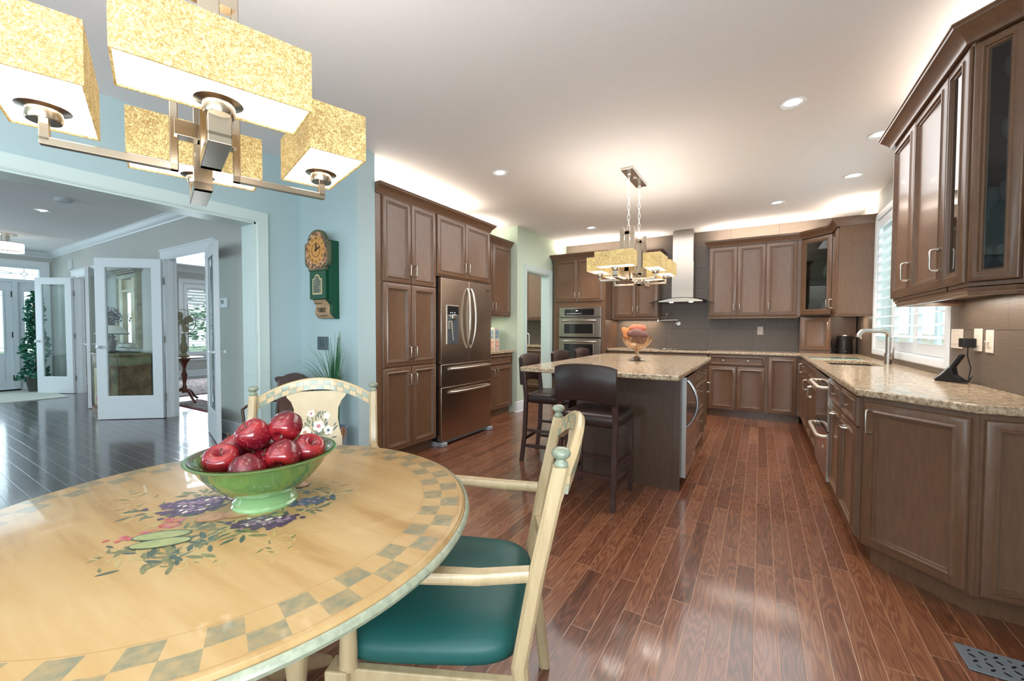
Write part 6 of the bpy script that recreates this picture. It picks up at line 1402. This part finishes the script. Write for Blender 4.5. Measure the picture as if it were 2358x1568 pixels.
# painted chest, lamp, topiary, mirror
def mat_aged(name, c1, c2, c3, s=7):
    m, t_, b = nt(name); tc = N(t_, 'ShaderNodeTexCoord'); nz = N(t_, 'ShaderNodeTexNoise', ins={'Scale': float(s), 'Detail': 7.0, 'Roughness': 0.65}); t_.links.new(tc.outputs['Object'], nz.inputs['Vector'])
    r = ramp(t_, [(0.32, c1), (0.5, c2), (0.68, c3)]); t_.links.new(nz.outputs['Fac'], r.inputs[0]); t_.links.new(r.outputs[0], b.inputs['Base Color']); b.inputs['Roughness'].default_value = 0.45; return m
AGD = mat_aged('aged_olive_paint', srgb(88,78,56), srgb(132,124,90), srgb(158,146,112)); AGB = mat_aged('aged_brown_paint', srgb(84,58,40), srgb(128,94,66), srgb(160,128,92)); AGC = mat_aged('aged_cream_panel', srgb(160,148,112), srgb(196,184,144), srgb(210,200,164), 3)
t = thing('painted_chest', 'antique olive-painted chest with flower panels behind the open glass door', 'chest', (-8.10, 2.40, 0)); t.scale = (0.92, 0.97, 1)
def bow(hw, d, z0, z1, mat, nm, n=20):
    P = [(-hw, 0)] + [(-hw+2*hw*i/n, -d*(0.82+0.18*math.sin(PI*i/n)**0.8)) for i in range(n+1)] + [(hw, 0)]
    return MB().prism(P, z0, z1).build(nm, mat, t, bevel=0.004)
bow(0.60, 0.42, 0.08, 0.70, AGB, 'body'); bow(0.61, 0.43, 0.72, 0.84, AGD, 'drawer_band'); bow(0.64, 0.46, 0.86, 0.885, AGD, 'top'); bow(0.62, 0.44, 0.70, 0.72, AGB, 'moulding'); bow(0.625, 0.445, 0.84, 0.86, AGB, 'cornice'); bow(0.63, 0.45, 0.0, 0.08, AGB, 'plinth')
pn = MB(); R = []
for i in range(13):
    x = -0.33+0.66*i/12; q = (x+0.60)/1.20; y = -0.42*(0.82+0.18*math.sin(PI*q)**0.8)-0.008; R.append([(x,y,0.13),(x,y,0.66),(x,y+0.007,0.66),(x,y+0.007,0.13)])
pn.rings(R); p = pn.build('flower_panel', AGC, t)
for x0_, x1_ in ((0.40,0.56),(-0.56,-0.40)):
    mb = MB(); R = []
    for i in range(5):
        x = x0_+(x1_-x0_)*i/4; q = (x+0.60)/1.20; y = -0.42*(0.82+0.18*math.sin(PI*q)**0.8)-0.008; R.append([(x,y,0.13),(x,y,0.66),(x,y+0.007,0.66),(x,y+0.007,0.13)])
    mb.rings(R); mb.build('side_panel', AGD, t)
mb = MB(); rnd = random.Random(4)
def cy_(x): return -0.42*(0.82+0.18*math.sin(PI*(x+0.60)/1.20)**0.8)-0.0095
for k in range(46):
    a = rnd.gauss(PI/2, 0.8); d = rnd.uniform(0.02, 0.24); x = 0.02+d*math.cos(a)*0.9; z = 0.20+d*math.sin(a); L_ = rnd.uniform(0.012,0.03); mb.mi = 0 if rnd.random() < 0.7 else 1; rt = a
    mb.f([mb.v((x+u*math.cos(rt)-v*math.sin(rt), cy_(x), z+u*math.sin(rt)+v*math.cos(rt))) for u, v in ((-L_,0),(0,L_*0.3),(L_,0),(0,-L_*0.3))])
for x, z, r in ((-0.12,0.24,0.035),(-0.04,0.21,0.04),(0.06,0.23,0.045),(0.15,0.25,0.03),(0.02,0.40,0.025),(-0.17,0.20,0.03)):
    mb.mi = 2; mb.f([mb.v((x+r*math.cos(2*PI*i/10), cy_(x)-0.001, z+r*math.sin(2*PI*i/10))) for i in range(10)])
mb.build('painted_flowers', [PG['dleaf'], PG['rust'], PG['pink']], p)
t = thing('table_lamp', 'bronze table lamp with a pale glass dome shade on the painted chest', 'lamp', (-8.07, 2.13, 0.886))
MB().lathe([(0.085,0),(0.085,0.01),(0.05,0.03),(0.022,0.045),(0.03,0.08),(0.040,0.11),(0.034,0.15),(0.018,0.19),(0.026,0.21),(0.016,0.23),(0.012,0.31)]).build('base', plain('dark_bronze', srgb(64,52,44), 0.35, 0.6), t, smooth=50)
s_ = MB().lathe([(0.185,0.275),(0.18,0.285),(0.14,0.335),(0.09,0.375),(0.04,0.395),(0.036,0.39),(0.085,0.37),(0.135,0.33),(0.175,0.28),(0.185,0.275)], cap=False).build('shade', plain('frosted_glass_shade', srgb(206,206,196), 0.4), t, smooth=50)
MB().lathe([(0.188,0.262),(0.19,0.268),(0.186,0.278),(0.180,0.272),(0.188,0.262)], cap=False).build('shade_band', bpy.data.materials['dark_bronze'], s_); MB().lathe([(0.042,0.392),(0.03,0.405),(0.012,0.415),(0.012,0.43),(0.004,0.435)]).build('finial', bpy.data.materials['dark_bronze'], s_, smooth=50)
o = MB().tube([(-7.98,2.13,0.89),(-7.70,2.10,0.893),(-7.72,2.16,0.892),(-7.62,2.30,0.892)], 0.004, 6).build('lamp_cord', BLACK, smooth=60); tag(o, 'thin dark lamp cord trailing across the painted chest top', 'cord')
t = thing('topiary', 'small round purple-leaved topiary in a tapered pot on the painted chest', 'plant', (-8.47, 2.20, 0.886))
MB().lathe([(0.06,0),(0.09,0.17),(0.095,0.175),(0.02,0.165)], seg=20).build('pot', plain('grey_olive_pot', srgb(104,108,92), 0.6), t); MB().tube([(0,0,0.15),(0.01,0,0.3),(0,0,0.50)], 0.008, 8).build('trunk', STM, t)
mb = MB(); rnd = random.Random(8)
for k in range(820):
    v = Vector((rnd.gauss(0,1), rnd.gauss(0,1), rnd.gauss(0,1))).normalized()*rnd.uniform(0.06,0.155) if k < 740 else Vector((rnd.uniform(-.06,.06), rnd.uniform(-.06,.06), rnd.uniform(-0.33,-0.28)))
    mb.T = Matrix.Translation(Vector((0,0,0.52))+v) @ Matrix.Rotation(rnd.uniform(0,6.3), 4, 'Z') @ Matrix.Rotation(rnd.uniform(-1.5,1.5), 4, 'X') @ Matrix.Rotation(rnd.uniform(-1.5,1.5), 4, 'Y'); s = rnd.uniform(0.010,0.02)
    mb.f([mb.v(p) for p in ((-s,0,0),(0,-s*0.5,0),(s,0,0),(0,s*0.5,0.003))])
mb.build('leaves', plain('plum_leaf', srgb(52,34,44), 0.6, nscale=20, namt=0.4), t)
t = thing('wall_mirror', 'tall mirror in a heavy olive cornice frame above the painted chest', 'mirror', (-8.30, 2.415, 0.93))
FR = [(0,0),(0,-0.05),(0.02,-0.07),(0.06,-0.06),(0.075,-0.05),(0.085,-0.02),(0.085,0.0)]
R = []
for (x, z), (dx, dz) in (((-0.40,0),(1,1)),((0.40,0),(-1,1)),((0.40,1.14),(-1,-1)),((-0.40,1.14),(1,-1))): R.append([(x+dx*d, o, z+dz*d) for d, o in FR])
R.append(R[0]); MB().rings(R, True, False).build('frame', AGD, t)
mb = MB(); mb.box(-0.315, 0.315, -0.02, 0.0, 0.06, 1.08); mb.box(-0.315,-0.17,-0.055,-0.02,0.08,0.86); mb.box(0.17,0.315,-0.055,-0.02,0.08,0.86); mb.box(-0.315,0.315,-0.06,-0.02,0.86,0.90); mb.box(-0.315,-0.20,-0.055,-0.02,0.90,1.07); mb.box(0.20,0.315,-0.055,-0.02,0.90,1.07); mb.build('inner_panel', AGC, t)
MB().box(-0.168, 0.168, -0.024, -0.02, 0.09, 0.855).build('mirror_glass', plain('mirror_silver', (0.9,0.92,0.93,1), 0.02, 1), t)
mb = MB(); mb.box(-0.42, 0.42, -0.09, 0, 1.14, 1.165); mb.box(-0.45, 0.45, -0.12, 0, 1.165, 1.19); mb.box(-0.48, 0.48, -0.15, 0, 1.19, 1.21); mb.build('cornice', AGD, t, bevel=0.006)

# foyer small things
t = thing('thermostat', 'small white thermostat on the grey foyer wall', 'thermostat', (-5.475, 2.419, 1.485)); MB().box(0, 0.15, -0.025, 0, 0, 0.115).build('body', WHITE, t, bevel=0.006); MB().box(0.03, 0.09, -0.027, -0.025, 0.045, 0.09).build('screen', plain('lcd_grey', srgb(120,128,128), 0.3), t)
t = thing('door_chime', 'small white door chime high on the far foyer wall', 'door chime', (-11.32, 2.419, 2.36)); MB().box(0, 0.12, -0.04, 0, 0, 0.17).build('body', WHITE, t, bevel=0.005)
for k in range(3): MB().box(0.03, 0.09, -0.042, -0.04, 0.02+0.05*k, 0.05+0.05*k).build('grille', plain('chime_grey', srgb(170,176,170), 0.5) if k == 0 else bpy.data.materials['chime_grey'], t)
t = thing('motion_sensor', 'round white motion sensor in the corner by the front door casing', 'sensor', (-12.54, 2.37, 2.20)); MB().sphere((0,0,0), 0.055, 16, (0.8,0.8,1)).build('body', WHITE, t, smooth=60)
t = thing('flush_ceiling_light', 'drum ceiling light with glass sides at the far left of the foyer', 'ceiling light', (-10.55, 1.52, 2.77)); MB().lathe([(0.13,0),(0.13,-0.02),(0.05,-0.03),(0.05,-0.13)]).build('base', PULL, t, smooth=40)
MB().lathe([(0.20,-0.14),(0.20,-0.29),(0.196,-0.29),(0.196,-0.14),(0.20,-0.14)], cap=False).build('drum', emis('lit_drum_glass', (1,0.95,0.86,1), 0.7), t, smooth=40)
for z in (-0.145, -0.29): MB().tube([(0.202*math.cos(2*PI*i/32), 0.202*math.sin(2*PI*i/32), z) for i in range(32)], 0.005, 5, closed=True).build('hoop', PULL, t)
o = MB().box(-12.45, -10.62, 0.5, 2.20, 0.0, 0.012).build('entry_mat', plain('pale_mat', srgb(196,200,190), 0.9, nscale=30, namt=0.05)); tag(o, 'large pale mat on the foyer floor inside the front door', 'mat')

# den seen through the first doorway
def mat_rug():
    m, t_, b = nt('oriental_rug'); L = t_.links; tc = N(t_, 'ShaderNodeTexCoord'); vo = N(t_, 'ShaderNodeTexVoronoi', ins={'Scale': 9.0}); L.new(tc.outputs['Object'], vo.inputs['Vector']); nz = N(t_, 'ShaderNodeTexNoise', ins={'Scale': 24.0, 'Detail': 4.0}); L.new(tc.outputs['Object'], nz.inputs['Vector'])
    r = ramp(t_, [(0.2, srgb(70,52,70)), (0.45, srgb(124,108,116)), (0.6, srgb(176,166,158)), (0.75, srgb(110,70,78))]); L.new(math_node(t_, 'ADD', math_node(t_, 'MULTIPLY', vo.outputs['Distance'], 0.5), math_node(t_, 'MULTIPLY', nz.outputs['Fac'], 0.6)), r.inputs[0]); L.new(r.outputs[0], b.inputs['Base Color']); b.inputs['Roughness'].default_value = 0.95; return m
RUG = mat_rug(); REDB = plain('rug_red_border', srgb(128,34,44), 0.95)
for lab, b in (('patterned rug with a red border just inside the den doorway', (-8.3,-5.9,2.86,3.30)), ('larger purple-grey patterned rug farther inside the den', (-11.8,-8.95,3.0,5.6))):
    t = thing('area_rug', lab, 'rug', (b[0], b[2], 0.0)); MB().box(0, b[1]-b[0], 0, b[3]-b[2], 0.0, 0.008).build('border', REDB, t); MB().box(0.05, b[1]-b[0]-0.05, 0.05, b[3]-b[2]-0.05, 0.008, 0.010).build('field', RUG, t)
t = thing('pedestal_table', 'small round mahogany tripod table just inside the den', 'side table', (-8.28, 3.07, 0)); MAH = mat_wood('mahogany', srgb(104,44,28), srgb(142,68,42), (3,3,1), 0.25, 0.6, 16)
MB().lathe([(0.25,0.735),(0.265,0.74),(0.265,0.752),(0.25,0.757)], seg=40).build('tabletop', MAH, t, smooth=40); MB().lathe([(0.04,0.16),(0.045,0.22),(0.022,0.30),(0.035,0.40),(0.045,0.46),(0.02,0.55),(0.03,0.60),(0.05,0.66),(0.10,0.735)], seg=24).build('column', MAH, t, smooth=50)
for k in range(3): a = 0.1+k*2*PI/3; MB().tube([(0.03*math.cos(a),0.03*math.sin(a),0.22),(0.15*math.cos(a),0.15*math.sin(a),0.16),(0.24*math.cos(a),0.24*math.sin(a),0.06),(0.31*math.cos(a),0.31*math.sin(a),0.018)], [0.03,0.024,0.018,0.018], 8).build('foot', MAH, t, smooth=50)
t = thing('desk_fan', 'cream fan with a wire cage on a turned stand in the den', 'fan', (-8.28, 3.07, 0.757)); FANC = plain('fan_cream', srgb(176,172,140), 0.4)
MB().lathe([(0.075,0),(0.08,0.02),(0.05,0.05),(0.035,0.07),(0.055,0.12),(0.058,0.18),(0.035,0.25),(0.03,0.28),(0.04,0.30),(0.03,0.34),(0.02,0.40)]).build('stand', FANC, t, smooth=50)
fa = math.radians(-50)
def FT_(mb): mb.T = Matrix.Translation((0.05,-0.04,0.585)) @ Matrix.Rotation(fa, 4, 'Z') @ Matrix.Rotation(PI/2, 4, 'Y'); return mb
mb = FT_(MB()); mb.lathe([(0.03,-0.12),(0.05,-0.10),(0.05,-0.03),(0.03,0.0)], seg=20); mb.build('motor', FANC, t, smooth=50)
mb = FT_(MB())
for z, r in ((-0.03,0.20),(0.0,0.21),(0.05,0.14),(0.065,0.06)): mb.tube([(r*math.cos(2*PI*i/40), r*math.sin(2*PI*i/40), z) for i in range(40)], 0.003 if z else 0.006, 5, closed=True)
for k in range(30): a = 2*PI*k/30; mb.tube([(0.03*math.cos(a),0.03*math.sin(a),0.068),(0.14*math.cos(a),0.14*math.sin(a),0.05),(0.21*math.cos(a),0.21*math.sin(a),0.0),(0.20*math.cos(a),0.20*math.sin(a),-0.03)], 0.0014, 4)
mb.build('wire_cage', PULL, t)
for k in range(4):
    mb = FT_(MB()); a = 2*PI*k/4+0.4; R = []
    for q, w_, tw_ in ((0.03,0.02,0.01),(0.09,0.05,0.02),(0.15,0.06,0.02),(0.175,0.03,0.01)):
        c, s = math.cos(a), math.sin(a); R.append([(q*c-w_*s, q*s+w_*c, tw_), (q*c+w_*s, q*s-w_*c, -tw_), (q*c+w_*s, q*s-w_*c, -tw_-0.003), (q*c-w_*s, q*s+w_*c, tw_-0.003)])
    mb.rings(R); mb.build('fan_blade', FANC, t)
# den window with shutters
t = bpy.data.objects.new('window_2', None); COL.objects.link(t); t.location = (-12.6, 4.60, 0.50); t['kind'] = 'structure'
mb = MB(); casing(mb, 'X', 0.0, 0.08, 1.10, 1.90, 1, 0.10); mb.box(0, 0.04, -0.02, 1.2, -0.02, 0.02); mb.box(0,0.02,-0.02,1.2,-0.10,-0.02); mb.build('casing', WHITE, t)
mb = MB(); mb.box(-0.05,-0.01,0.08,0.17,0.02,1.90); mb.box(-0.05,-0.01,1.01,1.10,0.02,1.90); mb.box(-0.05,-0.01,0.17,1.01,0.02,0.13); mb.box(-0.05,-0.01,0.17,1.01,1.77,1.90); mb.box(-0.05,-0.01,0.17,1.01,0.95,1.0); p = mb.build('shutter_panel', WHITE, t)
mb = MB()
for i in range(22):
    z = 0.17+i*0.075
    if 0.93 < z < 1.02: continue
    mb.T = Matrix.Translation((-0.03,0,z)) @ Matrix.Rotation(0.9 if z > 1.3 else -0.12, 4, 'Y'); mb.box(-0.032, 0.032, 0.17, 1.01, -0.004, 0.004)
mb.build('louvers', WHITE, p); MB().box(-0.115, -0.11, 0.08, 1.10, 0.05, 1.90).build('window_pane', GLASS, t)
t = thing('garden_tree', 'leafy green tree outside the den window', 'tree', (-17.5, 6.5, -0.2)); MB().tube([(0,0,0),(0.1,0,1.5),(0,0,3)], 0.12, 8).build('trunk', STM, t)
mb = MB(); rnd = random.Random(2)
for k in range(900):
    v = Vector((rnd.gauss(0,0.5), rnd.gauss(0,0.9), rnd.gauss(0,0.7))); mb.T = Matrix.Translation(Vector((0,0,1.9))+v) @ Matrix.Rotation(rnd.uniform(0,6.3), 4, 'Z') @ Matrix.Rotation(rnd.uniform(-1.5,1.5), 4, 'X'); s = rnd.uniform(0.06,0.13)
    mb.f([mb.v(p) for p in ((-s,0,0),(0,-s*0.5,0),(s,0,0),(0,s*0.5,0.01))])
mb.build('leaves', plain('tree_green', srgb(110,140,110), 0.7, nscale=3, namt=0.3), t)
struct(MB().box(-40, -12.95, -12, 20, -0.30, -0.25), 'ground', plain('front_lawn', srgb(150,168,140), 0.9, nscale=2, namt=0.2))
